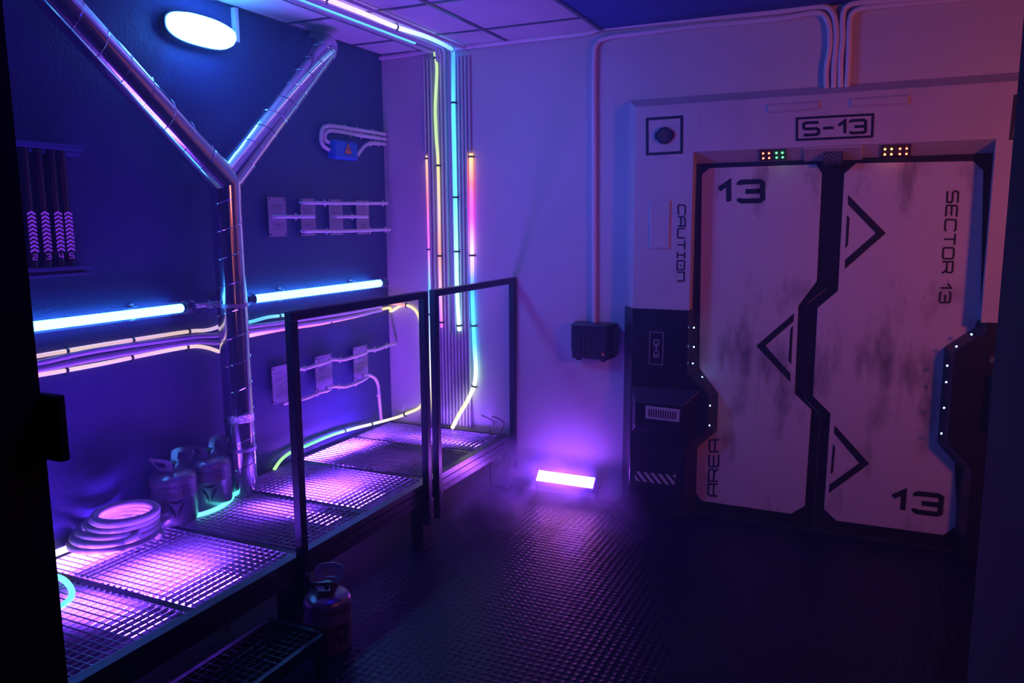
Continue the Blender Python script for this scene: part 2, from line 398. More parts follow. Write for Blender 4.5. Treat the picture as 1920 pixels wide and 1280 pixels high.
# protruding console on the left panel
b = NB(); loft(b, [[(1.80, yf - .004, .785), (2.20, yf - .004, .785), (2.20, yf - .004, .50), (1.80, yf - .004, .50)], [(1.842, yf - .075, .70), (2.12, yf - .075, .70), (2.12, yf - .075, .56), (1.842, yf - .075, .56)]])
con = empty('vent_console', 'black chamfered console box with a pale slatted vent left of the doors', 'console', (2.0, yf, .5))
obj('housing', b, M['black_panel'], con, bevel=.003)
cf = lambda x, y: WB(x, y, D + .0755)
q = pxq(cf, [(1210.5, 760), (1275, 767.5), (1273.5, 791), (1210, 783.5)])
decal('vent_plate', [q], M['print'], con, up)
bars = []
for k in range(12):
    a = .09 + k * .07; bb = a + .036; t0 = q[0].lerp(q[1], a); t1 = q[0].lerp(q[1], bb); u0 = q[3].lerp(q[2], a); u1 = q[3].lerp(q[2], bb)
    bars.append([t0.lerp(u0, .2) + V((0, -.002, 0)), t1.lerp(u1, .2) + V((0, -.002, 0)), t1.lerp(u1, .84) + V((0, -.002, 0)), t0.lerp(u0, .84) + V((0, -.002, 0))])
decal('slot', bars, M['ink'], con, up, .001)
pf = lambda x, y: WB(x, y, D + .0045)
decal('sign_border', ring_poly(pxq(pf, [(1218, 621), (1244, 623), (1242.6, 684.6), (1217, 682)]), .0025), M['print'], trim, up)
decal('lettering', text_polys('oH3', pf(1236, 637), pf(1235, 669), pf(1226, 637), pf(1225.5, 669), .13, .3), M['print'], trim, up)
decal('sign_border', ring_poly(pxq(pf, [(1857, 669), (1890, 671), (1889, 681.5), (1856.5, 679.5)]), .002), M['print'], trim, up)
decal('lettering', text_polys('RED', pf(1860, 672), pf(1885, 673), pf(1859.6, 677.5), pf(1884.6, 679), .16, .3), M['print'], trim, up)
# hazard stripes
T0, T1, B0, B1 = pf(1190, 883), pf(1266.5, 891), pf(1190, 901), pf(1266, 909.5); st = []
for k in range(-1, 6):
    u0 = k * .18 + .03; u1 = u0 + .09; s = .2
    def pp(u, v): return T0.lerp(T1, u).lerp(B0.lerp(B1, u), v)
    a, b_, c_, d_ = u0, u1, u1 + s, u0 + s
    lo = max(0, -a / s) if a < 0 else 0; lo2 = max(0, -b_ / s) if b_ < 0 else 0; hi = min(1, (1 - a) / s); hi2 = min(1, (1 - b_) / s)
    if max(lo, lo2) >= 1: continue
    poly = [pp(a + s * lo, lo), pp(b_ + s * lo2, lo2), pp(b_ + s * hi2, hi2), pp(a + s * hi, hi)]
    st.append(poly)
decal('hazard_stripes', st, M['print'], trim, up)

# LED dots on the chamfers, one thing each
led0 = None; n = 0
def led_dot(p, nrm, lab):
    b = NB(); nv = V(nrm).normalized(); t = nv.orthogonal().normalized(); bb = nv.cross(t)
    loft(b, [[p + nv * h + (t * math.cos(a) + bb * math.sin(a)) * r for a in [2 * math.pi * k / 10 for k in range(10)]] for r, h in ((.009, 0), (.009, .003), (.006, .005))])
    o = obj('led_light', b, M['cable']); tag(o, lab, 'light', 'small blue-white LEDs along the black door panels')
    o2 = NB(); loft(o2, [[p + nv * h + (t * math.cos(a) + bb * math.sin(a)) * r for a in [2 * math.pi * k / 8 for k in range(8)]] for r, h in ((.0045, .004), (.003, .0075))])
    BASE[o.name] = o.location.copy(); obj('led_bead', o2, M['led_blue'], o)
LEFT = [(1299, 614), (1299, 650), (1297, 681), (1312, 711), (1329, 760), (1328, 797)]
words = ['topmost', 'second from the top', 'third from the top', 'fourth from the top', 'fifth from the top', 'lowest']
def chf_point(px, py, front, back):
    """point of the chamfer (ruled between the two outlines) seen at a pixel"""
    best = None
    for i in range(1, len(front) - 2):
        a, b2 = V((front[i][0], -D - .004, front[i][1])), V((front[i + 1][0], -D - .004, front[i + 1][1]))
        c2 = V((back[i][0], -.012, back[i][1]))
        nn = (b2 - a).cross(c2 - a).normalized()
        d = FWD + RT * ((px - 960) / FP) - UP * ((py - 640) / FP); t = (a - CAM).dot(nn) / d.dot(nn); p = CAM + d * t
        if min(a.z, b2.z, c2.z) - .02 <= p.z <= max(a.z, b2.z, c2.z) + .03 and -D - .03 < p.y < .03:
            if nn.dot(d) > 0: nn = -nn
            sc = abs(p.y + .06)
            if best is None or sc < best[0]: best = (sc, p, nn)
    return best
for i, (x, y) in enumerate(LEFT):
    r_ = chf_point(x, y, lf, lb)
    if r_: led_dot(r_[1] + (r_[2] * .002 if i != 3 else r_[2] * .016), r_[2], 'small blue-white LED on the black panel left of the doors, ' + words[i])
    else: led_dot(WB(x, y, .085), (1, -1, 1), 'small blue-white LED on the black panel left of the doors, ' + words[i])
RIGHT = [(1821.5, 626.5), (1793, 649), (1776, 685), (1774, 716), (1770, 764), (1765, 812)]
words2 = ['topmost', 'second from the top', 'third from the top', 'fourth from the top', 'fifth from the top', 'lowest']
for i, (x, y) in enumerate(RIGHT):
    p = hit(x, y, 1, -D - .005) ; led_dot(p, (0, -1, 0), 'small blue-white LED on the black panel right of the doors, ' + words2[i])
# glossy dark display unit on the right panel
b = NB(); q0 = pf(1858, 700); box(b, (q0.x, -D - .05, pf(1858, 803).z), (q0.x + .2, -D - .004, q0.z)); tag(obj('display_unit', b, mat('teal_gloss_plastic', (.01, .05, .06), .15), bevel=.004), 'dark glossy display unit under the RED sign on the right black panel', 'display')

# ---- LED matrix displays on the sloped head of the surround
P0 = V((0, -D, ZI)); nj = V((0, -(ZI - ZIB), -D)).normalized(); nj = nj if nj.y < 0 else -nj
def jam(x, y, off=0.0):
    d = FWD + RT * ((x - 960) / FP) - UP * ((y - 640) / FP); nn = V((0, -(ZIB - ZI), D)).cross(V((1, 0, 0))).normalized()
    nn = V((0, ZI - ZIB, -D)).normalized() if False else V((0, -(ZI - ZIB), -D)).normalized()
    t = (P0 + nn * off - CAM).dot(nn) / d.dot(nn); return CAM + d * t
def matrix_display(q, cols, lab, base):
    e = empty('led_display', lab, 'display', jam(*q[0]))
    Q = [jam(*p) for p in q]; nn = V((0, -(ZI - ZIB), -D)).normalized()
    b = NB(); prism(b, [Q[0], Q[0].lerp(Q[1], .5), Q[3].lerp(Q[2], .5), Q[3]], nn * .006); obj('display_panel', b, base[0], e)
    b = NB(); prism(b, [Q[0].lerp(Q[1], .5), Q[1], Q[2], Q[3].lerp(Q[2], .5)], nn * .006); obj('display_panel', b, base[1], e)
    for k in range(4):
        u = (.14, .36, .64, .86)[k]
        for v in (.27, .74):
            p = Q[0].lerp(Q[1], u).lerp(Q[3].lerp(Q[2], u), v) + nn * .006
            t = V((1, 0, 0)); bb = nn.cross(t); b = NB()
            loft(b, [[p + nn * h + (t * math.cos(a) + bb * math.sin(a)) * r for a in [2 * math.pi * j / 8 for j in range(8)]] for r, h in ((.0055, 0), (.004, .004))])
            obj('led', b, cols[k], e)
Q_ = [jam(*p) for p in ((1508, 276.5), (1617, 272.5), (1617, 296.5), (1508, 300))]; b = NB(); prism(b, Q_, V((0, -(ZI - ZIB), -D)).normalized() * .010); obj('lintel_plate', b, M['frame'], trim, bevel=.002)
matrix_display([(1424, 280.5), (1474, 279), (1475, 297), (1424.6, 300)], [M['led_red'], M['led_red'], M['led_green'], M['led_green']], 'small LED display half red half green above the left door leaf', (M['screen_red'], M['screen_green']))
matrix_display([(1652, 272), (1708.6, 270), (1707.4, 291.5), (1651, 293)], [M['led_orange'], M['led_orange'], M['led_red'], M['led_red']], 'small LED display with orange and red dots above the right door leaf', (M['screen_red'], M['screen_red']))
# little mesh-fronted box over the middle seam
xc = WB(1562, 290, .08).x; e = empty('mesh_speaker', 'small black wire-mesh box hanging over the seam between the two door leaves', 'speaker', (xc, -.07, 2.05))
b = NB(); box(b, (xc - .048, -.09, 2.035), (xc + .048, -.03, 2.128)); obj('housing', b, M['cable'], e)
b = NB()
for k in range(5):
    for s in (-1, 1):
        t = (k - 2) * .019
        if abs(t) > .044: continue
        L = .046 - abs(t) * .6
        tube(b, [(xc + t - s * L * .7, -.092, 2.082 - L * .7), (xc + t + s * L * .7, -.092, 2.082 + L * .7)], .0009, 4)
obj('wire_mesh', b, M['print'], e)

# ---- door leaves
def leaf(name, outline_px, body, cut=None):
    b = NB(); prism(b, [V((x, .03, z)) for x, z in body], (0, -.036, 0)); 
    o = struct(obj(name, b, M['black'], base=(body[0][0], 0, 0)))
    pan = NB(); Q = [WB(x, y, .012) for x, y in outline_px]; prism(pan, [V((p.x, -.0065, p.z)) for p in Q], (0, -.0055, 0))
    pn = obj('leaf_panel', pan, M['leaf'], o, bevel=.0015); return o, pn
# opening for the leaves: recess the back wall visually by a dark backing
d1, p1 = leaf('door_1', [(1316, 327), (1330, 315), (1530, 308), (1541, 325), (1531.5, 527), (1497, 573), (1490, 738), (1521, 768), (1509, 948), (1483, 963), (1316, 939), (1301, 920), (1304, 830), (1311, 690)],
              [(2.12, .012), (2.845, .012), (2.845, .68), (2.755, .765), (2.755, 1.30), (2.848, 1.385), (2.848, 2.085), (2.12, 2.085)])
d2, p2 = leaf('door_2', [(1583, 325), (1605, 306), (1825, 302), (1844, 320), (1838, 610), (1800, 640), (1790, 860), (1795, 985), (1769, 1003), (1568, 976), (1545, 955), (1557, 775), (1524, 742), (1533, 577), (1571, 545)],
              [(2.851, .012), (3.586, .012), (3.586, 2.085), (2.853, 2.085), (2.853, 1.383), (2.76, 1.298), (2.76, .767), (2.851, .682)])
lfp = lambda x, y: WB(x, y, .0122)
def on_leaf(name, polys, d): return decal(name, polys, M['ink'], d, up, .0012)
on_leaf('lettering', text_polys('13', lfp(1348, 338), lfp(1430, 335), lfp(1348, 383), lfp(1430, 380.5), .21, .34), d1)
on_leaf('lettering', text_polys('AREA', lfp(1326, 929), lfp(1329, 825), lfp(1347, 929.5), lfp(1350, 823.5), .15, .24), d1)
on_leaf('lettering', text_polys('SECTOR 13', lfp(1799, 359), lfp(1783, 567), lfp(1775, 358), lfp(1759.5, 567), .16, .28), d2)
on_leaf('lettering', text_polys('13', lfp(1675, 915), lfp(1766, 925), lfp(1672, 957.5), lfp(1762, 969), .21, .34), d2)
def chev(d, pts, bar):
    q = pxq(lfp, pts); on_leaf('triangle_marking', [[q[0], q[1], q[4], q[5]], [q[1], q[2], q[3], q[4]], pxq(lfp, bar)], d)
chev(d2, [(1590, 365), (1661, 437), (1584, 504), (1584.5, 487), (1642, 437), (1590, 383)], [(1588, 403), (1593, 409), (1590, 459), (1585, 466)])
chev(d1, [(1489, 587), (1418, 648), (1482, 716), (1482, 700), (1435, 648), (1488, 602)], [(1487, 610), (1482, 616), (1478.5, 676), (1483.5, 683)])
chev(d2, [(1565, 797), (1630, 869), (1554, 924), (1555, 908), (1611, 868), (1564, 812)], [(1562, 832), (1566, 838), (1562, 885), (1557, 888)])
b = NB(); box(b, (2.12, -.03, 0), (3.60, 0, .014)); struct(obj('trim_3', b, M['beam'], base=(2.12, 0, 0)))

# ================================================================== GRATED WALKWAY
DZ = .36; DX = .925; YE = -.012; YS = -3.6
deck = empty('grated_walkway', 'long raised walkway of galvanised steel grating along the dark wall', 'platform', (0, -1.8, 0))
XB = [-.035, -.47, -1.03, -1.57, -2.11, -2.67, -3.21, YS]
for i, (y1, y0) in enumerate(zip(XB, XB[1:])):
    b = NB(); y1 -= .022; y0 += .022
    x = .03
    while x < DX - .03:
        box(b, (x - .0012, y0, DZ - .016), (x + .0012, y1, DZ)); x += .0335
    y = y0 + .012
    while y < y1:
        box(b, (.02, y - .0017, DZ - .0045), (DX - .03, y + .0017, DZ - .0005)); y += .0335
    box(b, (.02, y0, DZ - .022), (.024, y1, DZ)); box(b, (DX - .032, y0, DZ - .022), (DX - .028, y1, DZ))
    obj('grating_panel', b, M['grate'], deck)
for y in XB:
    b = NB(); w_ = .018; box(b, (.012, y - w_, DZ - .05), (DX - .02, y + w_, DZ - .006)); obj('crossbeam', b, M['steel_dark'], deck)
def beam(x0, x1, name):
    b = NB()
    box(b, (x0, YS, DZ - .03), (x1, YE, DZ + .001)); box(b, (x0 + (.008 if x1 > .5 else 0), YS, DZ - .036), (x1 - .008, YE, DZ - .03)); box(b, (x0, YS, DZ - .07), (x1, YE, DZ - .036)); box(b, (x0, YS, DZ - .105), (x1, YE, DZ - .074)); box(b, (x0 + .004, YS, DZ - .075), (x1 - .005, YE, DZ - .069))
    return obj(name, b, M['beam'], deck)
beam(DX - .024, DX + .018, 'front_beam'); beam(.002, .02, 'back_beam')
def leg(x0, x1, y0, y1):
    b = NB(); box(b, (x0, y0, .006), (x1, y1, DZ - .105)); box(b, (x0 - .012, y0 - .012, 0), (x1 + .012, y1 + .012, .008)); 
    o = obj('leg', b, M['steel_dark'], deck, bevel=.003); return o
for y in (-1.09, -2.15, -3.2): leg(DX - .055, DX + .018, y - .055, y + .035)
leg(DX - .02, DX + .018, -.06, -.02)
for y in (-.06, -1.09, -2.15, -3.2): leg(.03, .07, y - .04, y)

# ================================================================== HANDRAIL
rx = .968; ph = .019
def rail(y0, y1, label):
    r_ = empty('handrail', label, 'handrail', (rx, (y0 + y1) / 2, .15), 'black square-tube handrails on the walkway edge')
    b = NB(); box(b, (rx - ph, y0 - ph, 1.365), (rx + ph, y1 + ph, 1.402)); obj('top_rail', b, M['steel_dark'], r_, bevel=.003)
    for y in (y0, y1):
        b = NB(); box(b, (rx - ph, y - ph, .14), (rx + ph, y + ph, 1.365)); po = obj('post', b, M['steel_dark'], r_, bevel=.003)
        for z in (.2, .29):
                b = NB(); c = V((rx + ph, y, z)); loft(b, [[c + V((h, r * math.cos(a), r * math.sin(a))) for a in [math.pi / 3 * k for k in range(6)]] for r, h in ((.007, 0), (.006, .006))])
                obj('bolt', b, M['grate'], po)
    return r_
rail(-2.145, -1.125, 'black handrail frame on the nearer half of the walkway edge')
rail(-1.015, -.022, 'black handrail frame on the farther half of the walkway, ending at the pale wall')

# ================================================================== STEP
stp = empty('grated_step', 'low dark grated step in front of the walkway beside the floor gas cylinder', 'step', (1.08, -2.9, 0))
sx0, sx1, sy0, sy1, sz = .952, 1.235, -3.5, -2.335, .18
b = NB(); box(b, (sx0, sy0, sz - .05), (sx0 + .02, sy1, sz)); box(b, (sx1 - .02, sy0, sz - .05), (sx1, sy1, sz)); box(b, (sx0, sy1 - .02, sz - .05), (sx1, sy1, sz)); box(b, (sx0, sy0, sz - .05), (sx1, sy0 + .02, sz)); obj('step_frame', b, M['steel_dark'], stp)
b = NB(); x = sx0 + .035
while x < sx1 - .02: box(b, (x - .001, sy0 + .02, sz - .016), (x + .001, sy1 - .02, sz - .001)); x += .0335
y = sy0 + .04
while y < sy1 - .02: box(b, (sx0 + .02, y - .0017, sz - .006), (sx1 - .02, y + .0017, sz - .001)); y += .0335
obj('grating_panel', b, M['steel_dark'], stp)
for x in (sx0 + .02, sx1 - .02):
    for y in (sy0 + .02, sy1 - .02): b = NB(); box(b, (x - .018, y - .018, 0), (x + .018, y + .018, sz - .05)); obj('leg', b, M['steel_dark'], stp)

# ================================================================== SPIRAL DUCT
du = empty('ventilation_duct', 'large Y-shaped spiral ventilation duct of shiny steel standing on the walkway', 'duct', (.15, -1.622, DZ))
DR = .073; dx_ = .15
bx = V((dx_, -1.622, DZ + .003)); jn = V((dx_, -1.625, 1.955))
tl = WL(90, -20, dx_); tr = WL(607, 97, dx_)
def spiral_pipe(bm, a, b_, r, pitch, seg=40, phase=0):
    a, b_ = V(a), V(b_); d = (b_ - a); L = d.length; d.normalize()
    n = max(2, int(L / .02)); tube(bm, [a.lerp(b_, i / n) for i in range(n + 1)], r, seg)
def seam(bm, a, b_, r, pitch, ph=0):
    a, b_ = V(a), V(b_); d = (b_ - a); L = d.length; d.normalize(); n1 = d.orthogonal().normalized(); n2 = d.cross(n1)
    N = int(L / pitch * 28); pts = [a + d * (L * i / N) + (n1 * math.cos(ph + 2 * math.pi * L * i / N / pitch) + n2 * math.sin(ph + 2 * math.pi * L * i / N / pitch)) * (r + .0002) for i in range(N + 1)]
    tube(bm, pts, .0026, 6)
b = NB(); spiral_pipe(b, bx, jn - V((0, 0, .03)), DR, .15); ri = obj('riser', b, M['duct'], du, smooth=True)
b = NB(); seam(b, bx + V((0, 0, .05)), jn - V((0, 0, .05)), DR, .135); obj('spiral_seam', b, M['duct'], ri, smooth=True)
b = NB(); spiral_pipe(b, jn, tl, DR, .15); lb_ = obj('left_branch', b, M['duct'], du, smooth=True)
b = NB(); seam(b, jn.lerp(tl, .12), tl, DR, .135); obj('spiral_seam', b, M['duct'], lb_, smooth=True)
b = NB(); spiral_pipe(b, jn, tr, DR * .96, .15); rb_ = obj('right_branch', b, M['duct'], du, smooth=True)
b = NB(); seam(b, jn.lerp(tr, .12), tr, DR * .96, .12); obj('spiral_seam', b, M['duct'], rb_, smooth=True)
b = NB(); dn = (tr - jn).normalized(); BR_ = .085
pts = [tr - dn * .01] + [tr + dn * BR_ * math.sin(t) + V((-BR_ * (1 - math.cos(t)), 0, 0)) for t in [math.pi / 2 * k / 10 for k in range(11)]] + [tr + dn * BR_ + V((-.151, 0, 0))]
tube(b, pts, DR * .98, 40); obj('elbow', b, M['duct'], du, smooth=True)
b = NB(); tube(b, [jn, jn + (tl - jn).normalized() * .17], DR + .003, 40); tube(b, [jn, jn + (tr - jn).normalized() * .15], DR * .96 + .003, 40); tube(b, [jn - V((0, 0, .085)), jn], DR + .003, 40)
bmesh.ops.create_uvsphere(b, u_segments=32, v_segments=16, radius=DR + .0028, matrix=Matrix.Translation(jn)); jo = obj('wye_joint', b, M['duct'], du, smooth=True)
for z in (1.345, .60):
    b = NB(); tube(b, [bx + V((0, 0, z - DZ - .009)), bx + V((0, 0, z - DZ + .009))], DR + .004, 36); 
    box(b, (0.002, -1.622 - .012, z - .006), (.09, -1.622 + .012, z + .006)); box(b, (.06, -1.622 - DR - .014, z - .008), (.10, -1.622 - DR + .004, z + .008)); obj('pipe_clamp', b, M['grate'], du)
b = NB(); tube(b, [bx + V((0, 0, .385)), bx + V((0, 0, .425))], DR + .003, 40); obj('foil_tape', b, mat('crumpled_foil_tape', (.8, .8, .85), .18, 1, bump=1.0, bscale=90), du, smooth=True)

# ================================================================== LAMPS ON THE LEFT WALL
lc = WL(386, 57, .08)
ov = empty('bulkhead_lamp', 'glowing oval white-blue bulkhead lamp high on the dark wall between the duct branches', 'lamp', V((.0, lc.y, lc.z)))
def oval(bm, x0, x1, ry0, rz0, ry1, rz1, seg=40, pw=2.6):
    def R(x, ry, rz): 
        o = []
        for k in range(seg):
            a = 2 * math.pi * k / seg; c, s = math.cos(a), math.sin(a)
            o.append(V((x, lc.y + ry * math.copysign(abs(c) ** (2 / pw), c), lc.z + rz * math.copysign(abs(s) ** (2 / pw), s))))
        return o
    loft(bm, [R(x0, ry0, rz0), R((x0 + x1) / 2, (ry0 + ry1) / 2 + .006, (rz0 + rz1) / 2 + .006), R(x1, ry1, rz1)])
b = NB(); oval(b, .001, .045, .215, .075, .215, .075); obj('back_plate', b, M['black'], ov)
b = NB(); oval(b, .045, .105, .208, .070, .175, .05); obj('diffuser', b, M['oval'], ov, smooth=True)
b = NB(); p = WL(443, 60, .02); box(b, (.002, p.y - .012, p.z - .05), (.03, p.y + .012, HC - .01)); obj('cable_cover', b, M['conduit'], ov)
def batten(a, c, lab):
    """clear waterproof tube lamp between two points, clear caps at the ends"""
    e = empty('tube_lamp', lab, 'lamp', (a + c) / 2, 'blue fluorescent tube lamps on the dark wall'); d = (c - a).normalized()
    b = NB(); tube(b, [a + d * .068, a + d * .072, a + d * .08, c - d * .08, c - d * .072, c - d * .068], .0165, 20, rr=lambda i: (.006, .012, .0165, .0165, .012, .006)[i]); obj('glowing_tube', b, M['tube'], e, smooth=True)
    b = NB(); tube(b, [a + d * .03, c - d * .03], .030, 24, caps=False); h_ = obj('clear_housing', b, M['clear'], e, smooth=True)
    for p, s in ((a, 1), (c, -1)):
        b = NB(); tube(b, [p, p + d * s * .012, p + d * s * .018, p + d * s * .06], 1, 20, rr=lambda i: (.016, .024, .033, .033)[i]); obj('end_cap', b, M['clear'], e, smooth=True)
        b = NB(); tube(b, [p + d * s * .03, p + d * s * .075], .014, 12); obj('tube_socket', b, M['cable'], e)
    for t in (.25, .75):
        p = a.lerp(c, t); b = NB(); box(b, (.001, p.y - .012, p.z - .03), (.03, p.y + .012, p.z - .022)); box(b, (.001, p.y - .012, p.z + .022), (.03, p.y + .012, p.z + .03)); box(b, (.0005, p.y - .012, p.z - .04), (.004, p.y + .012, p.z + .04)); obj('bracket', b, M['grate'], e)
TZ = 1.352; TX = .056
batten(V((TX, -3.05, TZ)), V((TX, WL(343, 577, TX).y + .068, TZ)), 'long glowing blue tube lamp left of the steel duct, cut by the black door jamb')
batten(V((TX, WL(475, 556, TX).y - .068, TZ)), V((TX, WL(714, 530, TX).y + .068, TZ)), 'long glowing blue tube lamp between the steel duct and the pale wall')

# ================================================================== CONDUITS AND ROPES
def clip_at(pts, L, r, t, side, m, parent, tabs=True):
    """saddle clip at fraction t, its tabs towards 'side' direction"""
    target = t * L[-1]; i = max(k for k in range(len(L)) if L[k] <= target + 1e-9); i = min(i, len(pts) - 2)
    p = pts[i].lerp(pts[i + 1], (target - L[i]) / max(1e-9, L[i + 1] - L[i])); d = (pts[i + 1] - pts[i]).normalized()
    if p.x < .07 and side != (0, 0, 1): side = (1, 0, 0)
    b = NB(); tube(b, [p - d * .006, p + d * .006], r + (.0025 if tabs else .0015), 10); s = d.cross(V(side)).normalized(); n_ = V(side).normalized()
    for k in (-1, 1) if tabs else ():
        c = p + s * k * (r + .006) - n_ * (r - .002); loft(b, [[c + d * .005 + s * .005, c + d * .005 - s * .005, c - d * .005 - s * .005, c - d * .005 + s * .005], [c + d * .004 + s * .004 + n_ * .006, c + d * .004 - s * .004 + n_ * .006, c - d * .004 - s * .004 + n_ * .006, c - d * .004 + s * .004 + n_ * .006]])
    obj('clip', b, m, parent)
def plen(pts):
    L = [0]
    for a, b in zip(pts, pts[1:]): L.append(L[-1] + (b - a).length)
    return L
def conduit(pts, r, lab, group=None, m='conduit', clips=(), side=(0, -1, 0), rad=.06, curve=False, name='conduit'):
    slim = m == 'thin_conduit' or group in ('white conduits on the pale wall', 'white conduits between the LED ropes')
    pts = smooth_path(pts, 5) if curve else fillet(pts, rad)
    L = plen(pts); b = NB(); tube(b, pts, r, 12)
    o = obj(name, b, M[m], smooth=True); tag(o, lab, 'conduit', group)
    for t in clips: clip_at(pts, L, r, t, side, M[m], o, tabs=not slim)
    return o
def tint(c, s):
    m_ = max(c); g = 1 + .28 * max(0, s - .8); return [s * (x / m_) ** g for x in c]
def rope(pts, cols, lab, r=.0095, clips=(), side=(0, -1, 0), curve=True, group='LED rope lights', strength=1.0):
    pts = smooth_path(pts, 6) if curve else fillet(pts, .08); 
    # even steps so the LED colours blend
    b = NB(); tube(b, pts, r, 10, col=[tint(q, strength) for q in cols]); o = obj('rope_light', b, M['rope'], smooth=True); tag(o, lab, 'rope light', group); L = plen(pts)
    for t in clips: clip_at(pts, L, r, t, side, M['cable'], o)
    return o
W_, Y_, YG, OR, PK, MG, CY, GR, VI, BL = (3, 2.6, 3), (2.6, 2.3, .7), (1.6, 2.4, .7), (2.8, 1.2, .5), (3, .8, 1.0), (2.6, .5, 2.8), (.5, 2.4, 3.4), (.25, 2.4, .4), (2.0, 1.0, 3.2), (.3, 1.4, 3.6)
PO = (3, 1.9, .9)
PW, WW = (3.2, 1.9, 2.6), (3, 2.3, 1.8)
X = (1, 0, 0)
wl = lambda *p: [WL(x, y, .02) for x, y in p]
rope(wl((30, 674), (66, 668), (180, 648), (275, 633), (355, 621), (385, 619), (405, 614)) + [V((.03, -1.58, 1.24))], [PW, WW, PW, WW, (2.2, 1.6, 2.6)], 'pinkish white LED rope above the two conduits left of the duct', side=X, clips=(.2, .5, .8), strength=1.0)
rope(wl((30, 708), (72, 703), (185, 683), (278, 664), (355, 650), (385, 651), (411, 659)), [PW, WW, PW, WW, WW], 'warm white LED rope below the two conduits left of the duct', side=X, clips=(.2, .5, .8), strength=1.1)
rope([V((.03, -1.56, 1.24))] + wl((465, 604), (500, 595), (531, 591), (600, 583), (680, 574), (725, 567)) + [V((.022, -.05, 1.205)), WB(748, 570, .05), WB(758, 573, .052)], [CY, CY, (1, 2.6, 2), (2.6, 1, 2.8), MG, (3, 1.6, .8), OR], 'LED rope from cyan to orange above the conduits right of the duct', side=X, clips=(.25, .5), strength=1.3)
rope(wl((455, 633), (465, 630), (531, 617), (600, 607), (680, 590), (728, 577)) + [V((.05, -.045, 1.148)), WB(752, 573, .03), WB(770, 575, .02), WB(784, 590, .02), WB(790, 620, .02), WB(793, 690, .02), WB(794, 735, .02), WB(788, 762, .025), V((.15, -.035, .43)), V((.08, -.06, .40))] + [WL(x, y, .026) for x, y in ((700, 794), (660, 804), (620, 816), (575, 835), (545, 848), (527, 862), (514, 880))],
     [PW, PK, (3, .9, 1.6), (3, 1.2, 1.0), (3, 1.6, 1.0), Y_, Y_, (2.6, 2.4, 1.2), Y_, (2.8, 2.8, 2.0), (2.4, 2.6, 2.4), GR, GR, (.7, 1.2, .5)], 'long LED rope curling down onto the walkway edge, pink to yellow to green', clips=(.1, .2, .33, .42, .55, .66, .74, .82), strength=1.4)
SX = [.337 + i * .0254 for i in range(14)]
grp = 'thin grey conduits in the vertical bundle on the pale wall'
ordn = ['first', 'second', 'third', 'fourth', 'fifth', 'sixth', 'seventh', 'eighth', 'ninth', 'tenth', 'eleventh', 'twelfth', 'thirteenth', 'last']
for i, x in enumerate(SX):
    zt = 2.80; zb = DZ + .02
    if i == 0: a, c = 2.80, 2.215
    elif i == 13: a, c = 2.80, 2.20
    elif i == 3: a, c = 1.05, zb
    elif i == 7: a, c = 1.02, zb
    else: a, c = zt, zb
    if i in (4, 5, 6):
        pts = [V((x + .047, -2.9, 2.838)), V((x + .047, -.10, 2.838)), V((x, -.013, 2.76)), V((x, -.013, zb))]
        conduit(pts, .0095, 'thin grey conduit, %s from the left in the vertical bundle, bending onto the ceiling' % ordn[i], grp, 'thin_conduit', clips=(.45, .6, .75, .9), rad=.05)
    else:
        lab = 'thin grey conduit, %s from the left in the vertical bundle on the pale wall' % ordn[i]
        conduit([V((x, -.0125, a)), V((x, -.0125, c))], .0095, lab, grp, 'thin_conduit', clips=[t for t in ((.06, .27, .5, .75) if a - c > 1.5 else (.2,) if a - c < .8 else (.5,))])
for k, x in enumerate((.402, .428, .652)):
    conduit([V((x - .0 + (.0), -2.9, 2.838)), V((x, -.03, 2.838))], .0085, ['thin grey ceiling conduit left of the cyan rope', 'thin grey ceiling conduit right of the cyan rope', 'thin grey ceiling conduit beside the white-blue rope'][k], 'thin grey conduits along the ceiling', 'thin_conduit', side=(0, 0, -1), clips=(.7, .85))
wb = lambda *p: [WB(x, y, .037) for x, y in p]
rope(wb((815, 98), (819, 130), (816, 200), (818, 260), (821, 300), (823, 400), (824, 480), (826, 560), (828, 614)), [YG, YG, YG, Y_, WW, OR, PW, MG], 'yellow LED rope in the left of the vertical bundle, fading to pink', clips=(.02, .4, .73, .98), r=.010, strength=1.2)
cl = lambda *p: [FL(x, y, 2.836) for x, y in p]
rope(cl((500, -48), (617, 0), (681, 25), (741, 50), (802, 70)) + [V((.60, -.16, 2.828))] + wb((849, 97), (850, 130), (850, 200), (852, 300), (855, 450), (857, 540), (861, 620)), [VI, (2.6, 1.8, 3.4), (2.4, 2, 3.4), (1.6, 2.4, 3.6), BL, CY, CY, (1.2, 2.6, 2.6), (1.6, 2.6, 2.4)], 'bright LED rope from the ceiling down the middle of the bundle, violet to cyan', clips=(.12, .3, .48, .58, .75, .85, .99), r=.0125, strength=3.0)
rope([V((.452, -2.6, 2.84)), V((.452, -1.4, 2.84)), V((.452, -.8, 2.84)), V((.450, -.30, 2.84))], [CY, BL, CY, CY], 'thin cyan LED rope running along the ceiling beside the conduits', r=.0075, side=(0, 0, -1), strength=2.0)
rope([WB(800, 292, .014), WB(803, 400, .014), WB(806, 540, .014), WB(808, 690, .014), WB(811, 760, .014), WB(813, 778, .014)], [PO, PK, MG, CY, (1.6, 2.6, 3), (2.6, 2.7, 1.8), Y_], 'vertical LED rope at the left edge of the conduit bundle, orange to cyan', r=.009, clips=(.01, .35, .6), strength=1.7)
